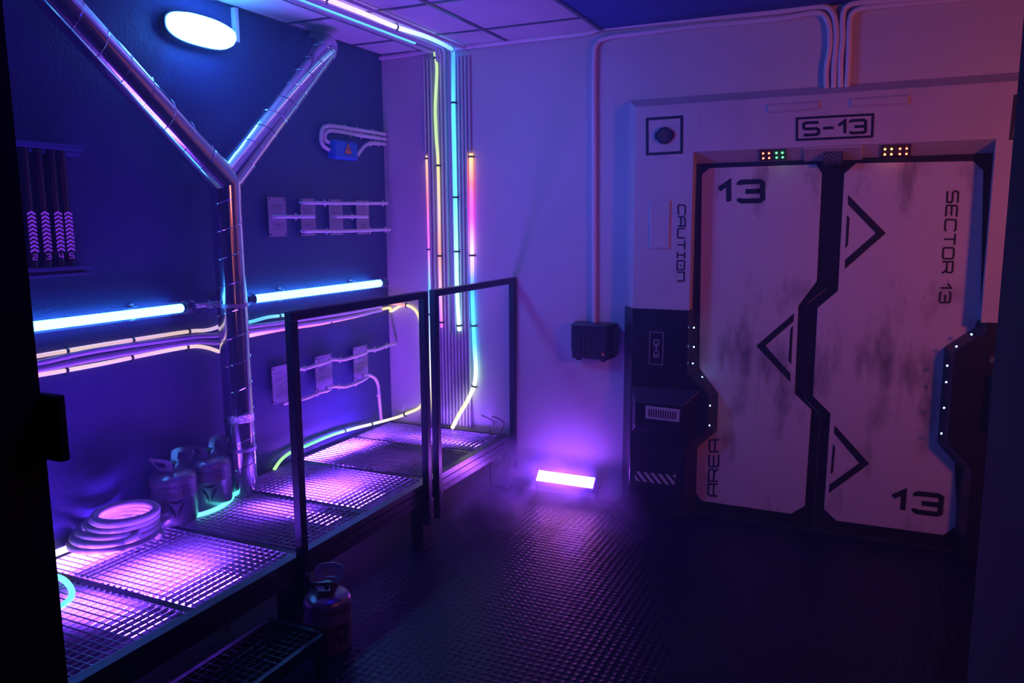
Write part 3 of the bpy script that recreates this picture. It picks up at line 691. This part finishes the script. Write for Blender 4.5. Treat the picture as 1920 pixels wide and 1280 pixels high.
rope([WB(883, 288, .016), WB(884, 400, .016), WB(885, 480, .016), WB(886, 560, .016), WB(889, 640, .016), WB(892, 690, .022), WB(889, 722, .03), WB(877, 750, .05), WB(862, 775, .075), FL(848, 802, DZ + .014)], [PO, PK, MG, (2.8, 1.8, 3), BL, CY, CY, (2, 3, 2.4), (2.8, 2.8, 1.2), (2.6, 2.4, .8)], 'vertical LED rope at the right edge of the bundle, curling onto the walkway', r=.0125, clips=(.01, .35, .6, .82), strength=3.2)
rope([FL(x, y, DZ + .014) for x, y in ((268, 990), (293, 981), (340, 973), (390, 960), (422, 945), (434, 934), (436, 927))], [CY, (.8, 3, 3), (.8, 3, 3), (.7, 3, 2.8)], 'short bright cyan LED rope on the grating in front of the gas cylinders', r=.0105, side=(0, 0, 1), strength=3.2)
rope([FL(x, y, DZ + .014) for x, y in ((40, 1080), (90, 1078), (118, 1086), (134, 1105), (130, 1124), (100, 1145))], [CY, (.8, 2.8, 3), CY], 'curl of cyan LED rope on the grating beside the black door jamb', r=.0115, side=(0, 0, 1), strength=2.0)
rope([V((.035, -3.1, DZ + .03)), V((.035, -2.7, DZ + .03)), V((.035, -2.33, DZ + .03))], [WW, (3, 2.8, 2.2), WW], 'pale white LED rope along the wall edge behind the coiled hose', r=.014, side=X, curve=False, strength=2.0)
wl3 = lambda *p: [WL(x, y, .033) for x, y in p]
# fat violet-white conduits between the ropes on the dark wall
for k, (ya, yb, yc, yd) in enumerate((((680), 627, 613, 572), (693, 641, 622, 579))):
    wd = ('upper', 'lower')[k]
    conduit(wl3((30, ya + 6), (72, ya), (185, ya - 24 + 2 * k), (355, (632, 642)[k]), (400, (629, 642)[k])) + [WL(425, (626, 641)[k], .033)], .0125, wd + ' of the two white conduits left of the duct', 'white conduits between the LED ropes', clips=(.2, .5, .8), side=X, curve=True)
    conduit(wl3((455, yc + 1), (531, yc - 9), (640, yc - 25), (715, yd + 2)) , .0115, wd + ' of the two white conduits right of the duct', 'white conduits between the LED ropes', clips=(.2, .5, .8), side=X, curve=True)
conduit([V((.05, -1.76, TZ)), V((.03, -1.72, TZ - .002)), V((.03, -1.45, TZ - .002)), V((.05, -1.405, TZ))], .012, 'short conduit behind the duct linking the two blue tube lamps', clips=(.3,), side=X)
# conduits along the top of the pale wall
wc = lambda *p: [WB(x, y, .022) for x, y in p]
conduit(wc((712, 109), (760, 103), (800, 96), (847, 91), (1000, 73), (1100, 62), (1135, 53), (1300, 37), (1460, 22), (1535, 12), (1560, 22), (1568, 55), (1567, 90), (1564, 120), (1563, 166)), .0145, 'long white conduit under the ceiling ending as second pipe above the doors', 'white conduits on the pale wall', clips=(.05, .2, .32, .45, .6, .75, .93), curve=True)
conduit(wc((1114, 612), (1114, 500), (1114, 300), (1114, 130), (1118, 84), (1140, 70), (1200, 62), (1300, 50), (1460, 35), (1530, 24), (1551, 38), (1556, 70), (1554, 100), (1549, 130), (1549, 166)), .0145, 'white conduit rising from the black wall box and turning under the ceiling', 'white conduits on the pale wall', clips=(.1, .25, .4, .52, .62, .75, .93), curve=True)
conduit(wc((1760, -8), (1676, 0), (1610, 5), (1586, 14), (1580, 36), (1580, 75), (1576, 113), (1576, 166)), .0145, 'third of the four white pipes dropping to the door surround', 'white conduits on the pale wall', clips=(.3, .8), curve=True)
conduit(wc((1850, -6), (1771, 1), (1650, 12), (1612, 17), (1597, 28), (1593, 50), (1591, 113), (1588, 166)), .0145, 'rightmost of the four white pipes dropping to the door surround', 'white conduits on the pale wall', clips=(.2, .5, .85), curve=True)
# black ribbed wall box
c = WB(1110, 640, .03)
wbx = empty('junction_box', 'black ribbed electrical box hanging on the pale wall below the conduit', 'box', (c.x, 0, .92))
x0, x1, z0, z1 = WB(1074, 640, .08).x, WB(1141, 640, .08).x, WB(1110, 673, .08).z, WB(1110, 605, .08).z
b = NB(); loft(b, [[(x0 - .005, -.002, z0 + .01), (x1 + .03, -.002, z0 + .01), (x1 + .03, -.002, z1), (x0 - .005, -.002, z1)], [(x0 - .005, -.05, z0 + .01), (x1 + .03, -.05, z0 + .01), (x1 + .03, -.05, z1 - .005), (x0 - .005, -.05, z1 - .005)], [(x0, -.10, z0), (x1 - .005, -.10, z0), (x1 - .005, -.10, z1 - .01), (x0, -.10, z1 - .01)]]); obj('housing', b, M['black_panel'], wbx, bevel=.006)
b = NB(); box(b, (x0 - .022, -.055, z0 + .04), (x0 - .004, -.02, z1 - .02)); obj('side_cover', b, M['cable'], wbx, bevel=.004)
b = NB(); box(b, (x1 + .03, -.055, z0 + .03), (x1 + .045, -.02, z1 - .03)); obj('side_cover', b, M['cable'], wbx, bevel=.004)
b = NB()
for k in range(3): xx = x0 + .055 + k * .032; tube(b, [(xx, -.102, z0 + .02), (xx, -.104, z0 + .14)], .006, 8)
obj('rib', b, M['cable'], wbx)
b = NB(); q = V((x1 - .04, -.101, z0 + .03)); prism(b, [q, q + V((.024, 0, 0)), q + V((.012, 0, .024))], (0, -.0015, 0)); obj('warning_sticker', b, M['orange'], wbx)
b = NB(); box(b, (x0 + .02, -.08, z0 - .012), (x0 + .05, -.06, z0 + .004)); obj('latch', b, M['cable'], wbx)
b = NB(); box(b, (x1 - .05, -.08, z0 - .012), (x1 - .02, -.06, z0 + .004)); obj('latch', b, M['cable'], wbx)

# blue box with warning triangle
wj = lambda *p: [WL(x, y, .03) for x, y in p]
y0, y1, z0, z1 = WL(627, 280, .06).y, WL(670, 280, .06).y, WL(648, 299, .06).z, WL(648, 264, .06).z
bb = empty('warning_box', 'small blue electrical box with an orange warning triangle on the dark wall', 'box', (0, (y0 + y1) / 2, z0))
b = NB(); box(b, (.001, y0, z0), (.065, y1, z1)); obj('housing', b, M['blue_box'], bb, bevel=.012)
b = NB(); box(b, (.02, y0 - .016, z0 + .03), (.05, y0, z0 + .055)); box(b, (.02, y0 - .016, z0 + .075), (.05, y0, z0 + .10)); box(b, (.02, y1, z0 + .03), (.05, y1 + .01, z0 + .055)); obj('gland', b, M['blue_box'], bb)
f_ = lambda x, y: WL(x, y, .066)
decal('sticker_border', [pxq(f_, [(652.3, 265.5), (661, 290), (645, 288.5)])], M['ink'], bb, X, .001)
decal('sticker', [[p + V((.001, 0, 0)) for p in pxq(f_, [(652.3, 269), (658.8, 288.2), (646.8, 287.2)])]], M['orange'], bb, X, .001)
decal('bolt_symbol', [[p + V((.002, 0, 0)) for p in pxq(f_, [(652.6, 275), (653.6, 275), (653.2, 279), (654.6, 279), (652.8, 286), (653.0, 281.2), (651.6, 281.2)])]], M['ink'], bb, X, .001)
conduit(wj((722, 252), (700, 248), (660, 242), (630, 237), (615, 236), (605, 241), (602, 254), (603, 267), (609, 276), (624, 284)), .0125, 'topmost of the three white conduits looping round the blue box', 'white conduits at the blue warning box', clips=(.15, .35, .5), side=X, curve=True)
conduit(wj((723, 261), (700, 257.5), (660, 251), (630, 246), (617, 245), (610, 250), (608.5, 258), (612, 265), (624, 269.5)), .0125, 'middle of the three white conduits looping round the blue box', 'white conduits at the blue warning box', clips=(.15, .35, .5), side=X, curve=True)
conduit(wj((722, 270), (705, 268.5), (692, 269), (682, 275), (674, 285), (669, 292)), .0125, 'lowest white conduit leaving the right side of the blue box', 'white conduits at the blue warning box', clips=(.2, .45), side=X, curve=True)

# ================================================================== CIRCUIT BOARDS
def board(ya, yb, za, zb, x, lab, grp, bev, seed):
    rnd = random.Random(seed); e = empty('circuit_board', lab, 'circuit board', (x, (ya + yb) / 2, za), grp)
    b = NB(); box(b, (x, ya, za), (x + .004, yb, zb)); obj('board_plate', b, M['board'], e)
    b = NB(); w_ = yb - ya; h_ = zb - za; xf = x + .0045
    for k in range(7): y = ya + w_ * (.16 + .11 * k); 
    for blk in (.18, .62):
        for i in range(7):
            for j in range(5):
                y = ya + w_ * (.18 + i * .1); z = za + h_ * (blk + j * .045); box(b, (x + .004, y - .0022, z - .0022), (xf, y + .0022, z + .0022))
    for k in range(7):
        z = za + h_ * rnd.uniform(.08, .92); a = ya + w_ * rnd.uniform(.1, .4); c = a + w_ * rnd.uniform(.2, .5); box(b, (x + .004, a, z - .001), (xf, c, z + .001)); box(b, (x + .004, c - .001, z), (xf, c + .001, z + h_ * .06))
    obj('circuit_traces', b, M['trace'], e)
    b = NB()
    for y in (ya + .012, yb - .012):
        for z in (za + .012, zb - .012): loft(b, [[V((x + h, y + r * math.cos(a), z + r * math.sin(a))) for a in [math.pi / 4 * k for k in range(8)]] for r, h in ((.005, -.0295 if x > .035 else -.02), (.005, .007))])
    obj('screw', b, M['steel_dark'], e)
g1 = 'circuit boards above the tube lamp'
pos4 = ['leftmost', 'second from the left', 'third from the left', 'rightmost']
for k, (xa, xb) in enumerate(((502, 537), (563, 592), (616, 643), (667, 692))):
    ya = WL(xa + 2, 405, .03).y; yb = WL(xb, 405, .03).y; board(ya, yb, 1.68, 1.898, .025, 'pale circuit board, %s of the upper row of four' % pos4[k], g1, 0, k)
g2 = 'circuit boards below the tube lamp'
for k, (xa, xb) in enumerate(((516, 553), (598, 629), (670, 696))):
    ya = WL(xa, 700, .06).y; yb = WL(xb, 700, .06).y; board(ya, yb, .738, .952, .032, 'pale circuit board in the lower row, %s' % ('leftmost, partly behind the black rail post', 'in the middle of the three', 'nearest the pale wall')[k], g2, 0, 9 + k)
wk = lambda *p: [WL(x, y, .062) for x, y in p]
gc = 'white conduits across the circuit boards'
end = lambda p: V((.03, p.y - .004, p.z))
def bc(px, lab, clips=(.3, .8), d=.062, s0=True, s1=False, r=.0105):
    pts = [WL(x, y, d) for x, y in px]; 
    if s0: pts = [V((.029, pts[0].y, pts[0].z))] + pts
    if s1: pts = pts + [V((.029, pts[-1].y, pts[-1].z))]
    conduit(pts, r, lab, gc, clips=clips, side=X, rad=.03)
def bcw(px, lab, clips): bc(px, lab, clips)
bc([(571, 380), (650, 381), (726, 381)], 'upper long white conduit crossing the upper row of circuit boards', (.25, .75, .95))
bc([(520, 406), (590, 406)], 'short white conduit between the first two upper circuit boards', (.5,), s1=True)
bc([(631, 406), (690, 406)], 'short white conduit between the last two upper circuit boards', (.5,), s1=True)
bc([(573, 433), (650, 433), (731, 430)], 'lower long white conduit crossing the upper row of circuit boards', (.25, .75, .95))
def bc2(px, lab, clips=(.3, .7), d=.066):
    conduit([WL(x, y, d) for x, y in px], .0105, lab, gc, clips=clips, side=X, curve=True)
bc2([(548, 692), (556, 692), (575, 690), (600, 682), (616, 677), (622, 673)], 'upper white conduit between the lower left and middle boards')
bc2([(616, 675), (626, 674), (645, 674), (665, 668), (684, 662), (690, 657)], 'upper white conduit between the lower middle and right boards')
bc2([(686, 658), (695, 656.5), (710, 654), (726, 648), (742, 644)], 'upper white conduit running from the lower right board to the pale wall')
bc2([(530, 757), (556, 751), (580, 744), (600, 735), (614, 732), (620, 726)], 'lower white conduit between the lower left and middle boards')
bc2([(612, 727), (628, 724), (645, 725), (660, 721), (680, 713), (690, 706)], 'lower white conduit between the lower middle and right boards')
conduit([WL(680, 704, .06), WL(692, 703, .066), WL(703, 709, .066), WL(709, 722, .066), WL(711, 745, .06), WL(715, 786, .05)], .0105, 'white conduit dropping from the lower right board to the walkway', gc, clips=(.6,), side=X, curve=True)

# ================================================================== GAUGE RACK ON THE LEFT WALL
rk = empty('tube_rack', 'dark wall rack of vertical tubes with violet chevrons and numbers', 'rack', (0, -2.48, 1.57))
b = NB(); ya, yb = -2.83, -2.335; box(b, (.001, ya, 2.052), (.085, yb, 2.076)); box(b, (.001, ya, 2.035), (.06, yb + .004, 2.052)); obj('top_shelf', b, mat('blue_grey_bar', (.05, .09, .28), .35), rk, bevel=.003)
b = NB(); box(b, (.001, ya, 1.568), (.085, yb, 1.584)); box(b, (.001, ya, 1.545), (.085, yb, 1.556)); box(b, (.001, ya, 1.556), (.05, yb - .01, 1.568)); obj('bottom_shelf', b, mat('teal_grey_bar', (.05, .10, .20), .3), rk, bevel=.002)
b = NB(); box(b, (.001, ya, 1.55), (.012, yb - .035, 2.06)); obj('back_panel', b, M['black'], rk)
for k, (cx_, dg) in enumerate(((None, '1'), (60.5, '2'), (86, '3'), (110.5, '4'), (129.5, '5'))):
    y = WL(cx_, 430, .07).y if cx_ else -2.745
    b = NB(); tube(b, [(.045, y, 1.58), (.045, y, 2.05)], .027, 20); tb = obj('tube', b, mat('black_gloss_tube', (.006, .006, .014), .22), rk, smooth=True)
    polys = []; zt = 1.803
    for j in range(10):
        z = zt - j * .0162; w2 = .017; h2 = .0085
        for s in (-1, 1): polys.append([V((.0725, y, z + .004)), V((.0725, y + s * w2, z - .005)), V((.0725, y + s * w2, z - .005 - h2)), V((.0725, y, z + .004 - h2))])
    decal('chevrons', polys, M['violet_print'], tb, X, .0012)
    decal('number', text_polys(dg, (.0725, y - .009, 1.638), (.0725, y + .009, 1.638), (.0725, y - .009, 1.615), (.0725, y + .009, 1.615), .14), M['violet_print'], tb, X, .0012)
    b = NB(); tube(b, [(.074, y - .002, 1.81), (.074, y - .002, 2.05)], .0014, 6); obj('cord', b, M['redcopper'], tb)

# ================================================================== HANDLE ON THE JAMB
jx = 1.775
hd = empty('latch_plate', 'black latch block fixed to the edge of the dark doorway jamb', 'latch', (jx, FY, 1.33))
b = NB(); box(b, (jx - .02, FY + .0005, 1.335), (jx + .038, FY + .02, 1.455)); obj('latch_block', b, M['column'], hd, bevel=.004)

# ================================================================== LED FLOOD BARS
def flood(c, along, L, wd, lab, m='flood', tilt=(0, 0, 1), group='violet LED flood bars'):
    c = V(c); a = V(along).normalized(); n_ = V(tilt).normalized(); s = a.cross(n_).normalized()
    e = empty('led_flood_bar', lab, 'flood light', (c.x, c.y, 0), group); h = .05
    def bx_(bm, l, w2, d0, d1): loft(bm, [[c + a * sa * l / 2 + s * sb * w2 / 2 + n_ * d for sa, sb in ((-1, -1), (1, -1), (1, 1), (-1, 1))] for d in (d0, d1)])
    b = NB(); bx_(b, L + .02, wd + .02, -h, -.003); obj('housing', b, M['cable'], e)
    b = NB(); bx_(b, L, wd, -.0028, .0); obj('led_face', b, M[m], e)
    for sa in (-1, 1):
        b = NB(); p = c + a * sa * (L / 2 + .014) - n_ * .03; box(b, (p.x - .006, p.y - .006, .0005), (p.x + .006, p.y + .006, max(p.z, .02)))
        obj('bracket', b, M['steel_dark'], e)
flood((.62, -2.53, .28), (0, 1, 0), .54, .25, 'violet LED flood bar under the nearest grating bays of the walkway')  # glowing face made wider to take in the bloom round the LEDs
flood((.575, -1.39, .28), (0, 1, 0), .50, .25, 'violet LED flood bar under the walkway between the two handrail posts')  # face width again includes the bloom
flood((.22, -.60, .25), (0, 1, 0), .40, .07, 'violet LED flood bar under the walkway against the dark wall', 'wall_flood', (-1.2, 0, 1))
flood((.62, -.105, .285), (1, 0, 0), .40, .08, 'violet LED flood bar under the far end of the walkway')
flood((.22, -2.55, .25), (0, 1, 0), .40, .07, 'violet LED flood bar under the walkway by the coiled hose', 'wall_flood', (-1.2, 0, 1))
flood((1.365, -.10, .135), (1, 0, 0), .38, .07, 'blazing violet LED flood bar on the floor against the pale wall', 'floor_flood', (0, -.75, .66))

# ================================================================== GAS CYLINDERS
def cylinder(c, r, h, rot, lab, group=None, co=-45):
    c = V(c); e = empty('gas_cylinder', lab, 'gas cylinder', (0, 0, 0), group); BASE[e.name] = V((0, 0, 0))
    b = NB(); prof = [(r * .80, 0), (r * .90, .004), (r * .975, .02), (r, .045), (r, h * .52), (r * 1.012, h * .53), (r * 1.012, h * .545), (r, h * .555), (r, h * .80)]
    for k in range(1, 8): a = k / 8 * math.pi / 2; prof.append((r * (.38 + .62 * math.cos(a)), h * .80 + h * .17 * math.sin(a)))
    prof += [(r * .36, h * .975), (r * .01, h * .98)]
    lathe(b, prof, seg=40); body = obj('body', b, M['cyl'], e, smooth=True)
    b = NB(); lathe(b, [(.010, h * .95), (.010, h * 1.03), (.016, h * 1.035), (.016, h * 1.06), (.006, h * 1.065)], seg=12); obj('valve', b, M['steel_dark'], e)
    b = NB(); lathe(b, [(.022, h * 1.07), (.024, h * 1.085), (.018, h * 1.10)], seg=14); obj('valve_knob', b, M['green'], e)
    # two curved collar handles flaring outwards, each a bent strip with a window
    for s in (math.radians(co), math.pi + math.radians(co)):
        b = NB(); n_ = 14; z0, zm, z1 = h * .93, h * 1.05, h * 1.26
        def pt(t, z, o=0):
            a = s + (-.85 + 1.7 * t) * (1 - .15 * (z - z0) / (z1 - z0)); fl = (z - z0) / (z1 - z0); rad = r * (.44 + .50 * fl) + o; return V((rad * math.cos(a), rad * math.sin(a), z - .018 * h / .3 * fl * abs(2 * t - 1) ** 3))
        def strip(t0, t1, za, zb):
            k = max(2, int(n_ * (t1 - t0)));
            for i in range(k):
                a0 = t0 + (t1 - t0) * i / k; a1 = t0 + (t1 - t0) * (i + 1) / k
                loft(b, [[pt(a0, za), pt(a1, za), pt(a1, za, .004), pt(a0, za, .004)], [pt(a0, zb), pt(a1, zb), pt(a1, zb, .004), pt(a0, zb, .004)]])
        strip(0, 1, z0, h * 1.07); strip(0, 1, h * 1.18, z1); strip(0, .26, h * 1.07, h * 1.18); strip(.74, 1, h * 1.07, h * 1.18)
        bmesh.ops.remove_doubles(b, verts=b.verts, dist=1e-5); obj('collar_handle', b, M['cyl'], e)
    # print: hazard band, letters and an inverted triangle of three bars, wrapped on the body
    def wrap(polys, a0):
        out = []
        for q in polys:
            out.append([V(((r + .0008) * math.cos(a0 + x / r), (r + .0008) * math.sin(a0 + x / r), z)) for x, z in q])
        return out
    b = NB(); pol = []
    for k in range(9):
        x = -.075 + k * .0165; pol.append([(x, h * .70), (x + .009, h * .70), (x + .018, h * .75), (x + .009, h * .75)])
    tp = [[(p.x, p.y) for p in q] for q in text_polys('CE', (.035, h * .675, 0), (.07, h * .675, 0), (.035, h * .61, 0), (.07, h * .61, 0), .2, .3)]
    T = [(-.044, h * .49), (.044, h * .49), (0, h * .12)]
    tri = []
    ctr = (0, h * .37)
    for i in range(3):
        A, B = T[i], T[(i + 1) % 3]; f1 = lambda p, k: (ctr[0] + (p[0] - ctr[0]) * k, ctr[1] + (p[1] - ctr[1]) * k); m1 = lambda p, q, t: (p[0] + (q[0] - p[0]) * t, p[1] + (q[1] - p[1]) * t)
        A2, B2, C2, D2 = m1(A, B, .08), m1(A, B, .92), f1(m1(A, B, .80), .52), f1(m1(A, B, .20), .52)
        for q_ in range(8): tri.append([m1(A2, B2, q_ / 8), m1(A2, B2, (q_ + 1) / 8), m1(D2, C2, (q_ + 1) / 8), m1(D2, C2, q_ / 8)])
    for q in wrap(pol + tp + tri, 0):
        n2 = V((math.cos(0), 0, 0)); vs = [b.verts.new(p) for p in q]; b.faces.new(vs)
    obj('printed_marks', b, M['ink'], e)
    e.location = c; e.rotation_euler = (0, 0, rot); BASE[e.name] = c; return e
gcg = 'small grey gas cylinders'
cylinder((.135, -2.05, DZ), .104, .262, math.radians(-38), 'grey gas cylinder on the walkway beside the coiled hose', gcg)
cylinder((.118, -1.812, DZ), .104, .262, math.radians(-46), 'grey gas cylinder on the walkway right beside the steel duct', gcg)
cylinder((1.105, -2.165, 0), .098, .262, math.radians(-18), 'grey gas cylinder standing on the dark floor beside the step', gcg, co=-45)

# ================================================================== COILED HOSE
R_ = [(100, 1520, .019), (145, 1475, .049), (205, 1470, .079), (318, 1468, .109), (440, 1478, .139), (500, 1480, .169)]
pts = []
cz = []
for xa, xb, dz in R_:
    pxm = (xa + xb) / 2 / 8.535 + 120; rad = (xb - xa) / 2 / 8.535 / 418.0; cz.append((pxm, rad - .017, dz))
yc0 = [1005, 995, 985, 974, 964, 955]
cen = []
for (pxm, rad, dz), yc in zip(cz, yc0):
    p = FL(pxm, yc + 6, DZ + dz); cen.append((p, rad))
N_ = 48
for k in range(len(cen)):
    p, rad = cen[k]; p2, rad2 = cen[min(k + 1, len(cen) - 1)]
    for i in range(N_ if k < len(cen) - 1 else N_ - 4):
        t = i / N_; s = t * t * (3 - 2 * t) if k < len(cen) - 1 else 0
        c = p.lerp(p2, s); rr_ = rad + (rad2 - rad) * s; a = 2 * math.pi * t + .6
        pts.append(V((c.x + rr_ * math.cos(a), c.y + rr_ * math.sin(a), c.z)))
b = NB(); PP = pts; 
fine = smooth_path(PP[::3], 16)
tube(b, fine, .0165, 12, rr=lambda i: .0172 if i % 2 else .0158)
tag(obj('coiled_hose', b, M['hose'], smooth=True), 'coil of grey corrugated hose piled on the walkway grating', 'hose')
tag(conduit([FL(262, 1003, DZ + .10), FL(230, 1014, DZ + .075), FL(190, 1012, DZ + .08)], .0165, 'x', name='hose_offcut', m='hose', curve=True), 'loose cut end of grey hose tucked between the coils', 'hose')

# ================================================================== POWER STRIP, CABLES, FOG MACHINE
p0 = FL(868, 801, DZ + .002); p1 = FL(918, 797, DZ + .002)
ps = empty('power_strip', 'flat black power adapter lying on the walkway beside the conduit bundle', 'power strip', ((p0.x + p1.x) / 2, -.14, DZ))
b = NB(); d = (p1 - p0).normalized(); s = V((-d.y, d.x, 0)); q = [p0, p1, p1 + s * .07, p0 + s * .07]; prism(b, q, (0, 0, .034)); obj('housing', b, M['cable'], ps, bevel=.004)
b = NB(); c = p0.lerp(p1, .45) + V((-.0, .035, .034))
for k in range(4): box(b, (c.x - .03 + k * .016, c.y, c.z), (c.x - .022 + k * .016, c.y + .012, c.z + .06))
box(b, (c.x - .036, c.y - .002, c.z + .05), (c.x + .034, c.y + .014, c.z + .062)); obj('clear_plug', b, M['clear'], ps)
def cable(pts, lab, r=.0035):
    b = NB(); tube(b, smooth_path(pts, 8), r, 8); tag(obj('cable', b, M['cable'], smooth=True), lab, 'cable', 'thin black cables at the far end of the walkway')
zz = DZ + .006
cable([p1 + V((-.02, .03, .03)), WB(903, 778, .07), WB(925, 790, .07), FL(924, 800, zz)], 'short black cable arching from the power adapter')
cable([p1 + V((0, .03, .02)), WB(925, 781, .06), WB(945, 793, .06), V((.90, -.075, zz + .003)), V((.951, -.078, DZ + .006)), V((.957, -.078, .30)), V((.952, -.078, .235)), V((.86, -.075, .15)), V((.80, -.07, .17)), V((.72, -.08, .03)), V((.80, -.15, .006))], 'black cable from the power adapter over the walkway edge down to the floor')
cable([p1 + V((0, -.01, .012)), V((.86, -.13, zz)), V((.92, -.115, zz + .001)), V((.952, -.112, DZ + .005)), V((.958, -.112, .28)), V((.96, -.112, .12)), V((.96, -.12, .012)), V((.86, -.2, .006)), V((.80, -.24, .006))], 'black cable hanging beside the far handrail post')
q = FL(840, 922, .10)
fm = empty('fog_machine', 'low black fog machine with pale lettering on the floor under the walkway', 'fog machine', (.56, -.62, 0))
b = NB(); box(b, (.44, -.86, .012), (.70, -.42, .125)); obj('housing', b, M['black'], fm, bevel=.012)
b = NB()
for x in (.47, .67):
    for y in (-.83, -.45): box(b, (x - .012, y - .012, 0), (x + .012, y + .012, .013))
obj('foot', b, M['cable'], fm)
decal('lettering', text_polys('F400', (.702, -.70, .085), (.702, -.60, .085), (.702, -.70, .06), (.702, -.60, .06), .16), M['print'], fm, X, .001)

# ================================================================== HAZE AND SMOKE
def volume(name, lo, hi, lab, col, dens, aniso, noise=False):
    m = bpy.data.materials.new(name); m.use_nodes = True; nt = m.node_tree; nt.nodes.clear()
    out = nt.nodes.new('ShaderNodeOutputMaterial'); pv = nt.nodes.new('ShaderNodeVolumeScatter'); nt.links.new(pv.outputs[0], out.inputs['Volume'])
    pv.inputs['Color'].default_value = (*col, 1); pv.inputs['Density'].default_value = dens; pv.inputs['Anisotropy'].default_value = aniso
    if noise:
        tc = nt.nodes.new('ShaderNodeTexCoord'); n = nt.nodes.new('ShaderNodeTexNoise'); n.inputs['Scale'].default_value = 4.5; n.inputs['Detail'].default_value = 5; n.inputs['Distortion'].default_value = .8
        nt.links.new(tc.outputs['Object'], n.inputs['Vector'])
        g = nt.nodes.new('ShaderNodeTexGradient'); g.gradient_type = 'SPHERICAL'; mp = nt.nodes.new('ShaderNodeMapping')
        c = [(a + b) / 2 for a, b in zip(lo, hi)]; h = [(b - a) / 2 for a, b in zip(lo, hi)]
        mp.inputs['Scale'].default_value = (1 / h[0], 1 / h[1], 1 / (2 * h[2])); nt.links.new(tc.outputs['Object'], mp.inputs['Vector']); nt.links.new(mp.outputs['Vector'], g.inputs['Vector'])
        r = nt.nodes.new('ShaderNodeMapRange'); r.inputs['From Min'].default_value = .42; r.inputs['From Max'].default_value = .7; nt.links.new(n.outputs['Fac'], r.inputs['Value'])
        a = nt.nodes.new('ShaderNodeMath'); a.operation = 'MULTIPLY'; nt.links.new(r.outputs[0], a.inputs[0]); nt.links.new(g.outputs['Fac'], a.inputs[1])
        b2 = nt.nodes.new('ShaderNodeMath'); b2.operation = 'MULTIPLY'; nt.links.new(a.outputs[0], b2.inputs[0]); b2.inputs[1].default_value = dens; nt.links.new(b2.outputs[0], pv.inputs['Density'])
    c = ((lo[0] + hi[0]) / 2, (lo[1] + hi[1]) / 2, lo[2])
    o = obj(name, box(NB(), lo, hi), m, base=c); o['kind'] = 'stuff'; o['label'] = lab; o['category'] = name; return o
volume('haze', (.003, FY + .01, .003), (RX - .01, -.003, HC - .01), 'thin theatrical haze filling the whole dark room', (.42, .62, 1), .045, .3)
volume('smoke', (.7, -1.05, .004), (2.05, -.004, .55), 'low smoke drifting over the floor round the violet flood bar', (.5, .5, 1), 12, .2, True)
volume('smoke', (.03, -3.4, .012), (.88, -.06, .33), 'violet-lit smoke hanging low under the walkway grating', (.9, .9, 1), .9, .2)
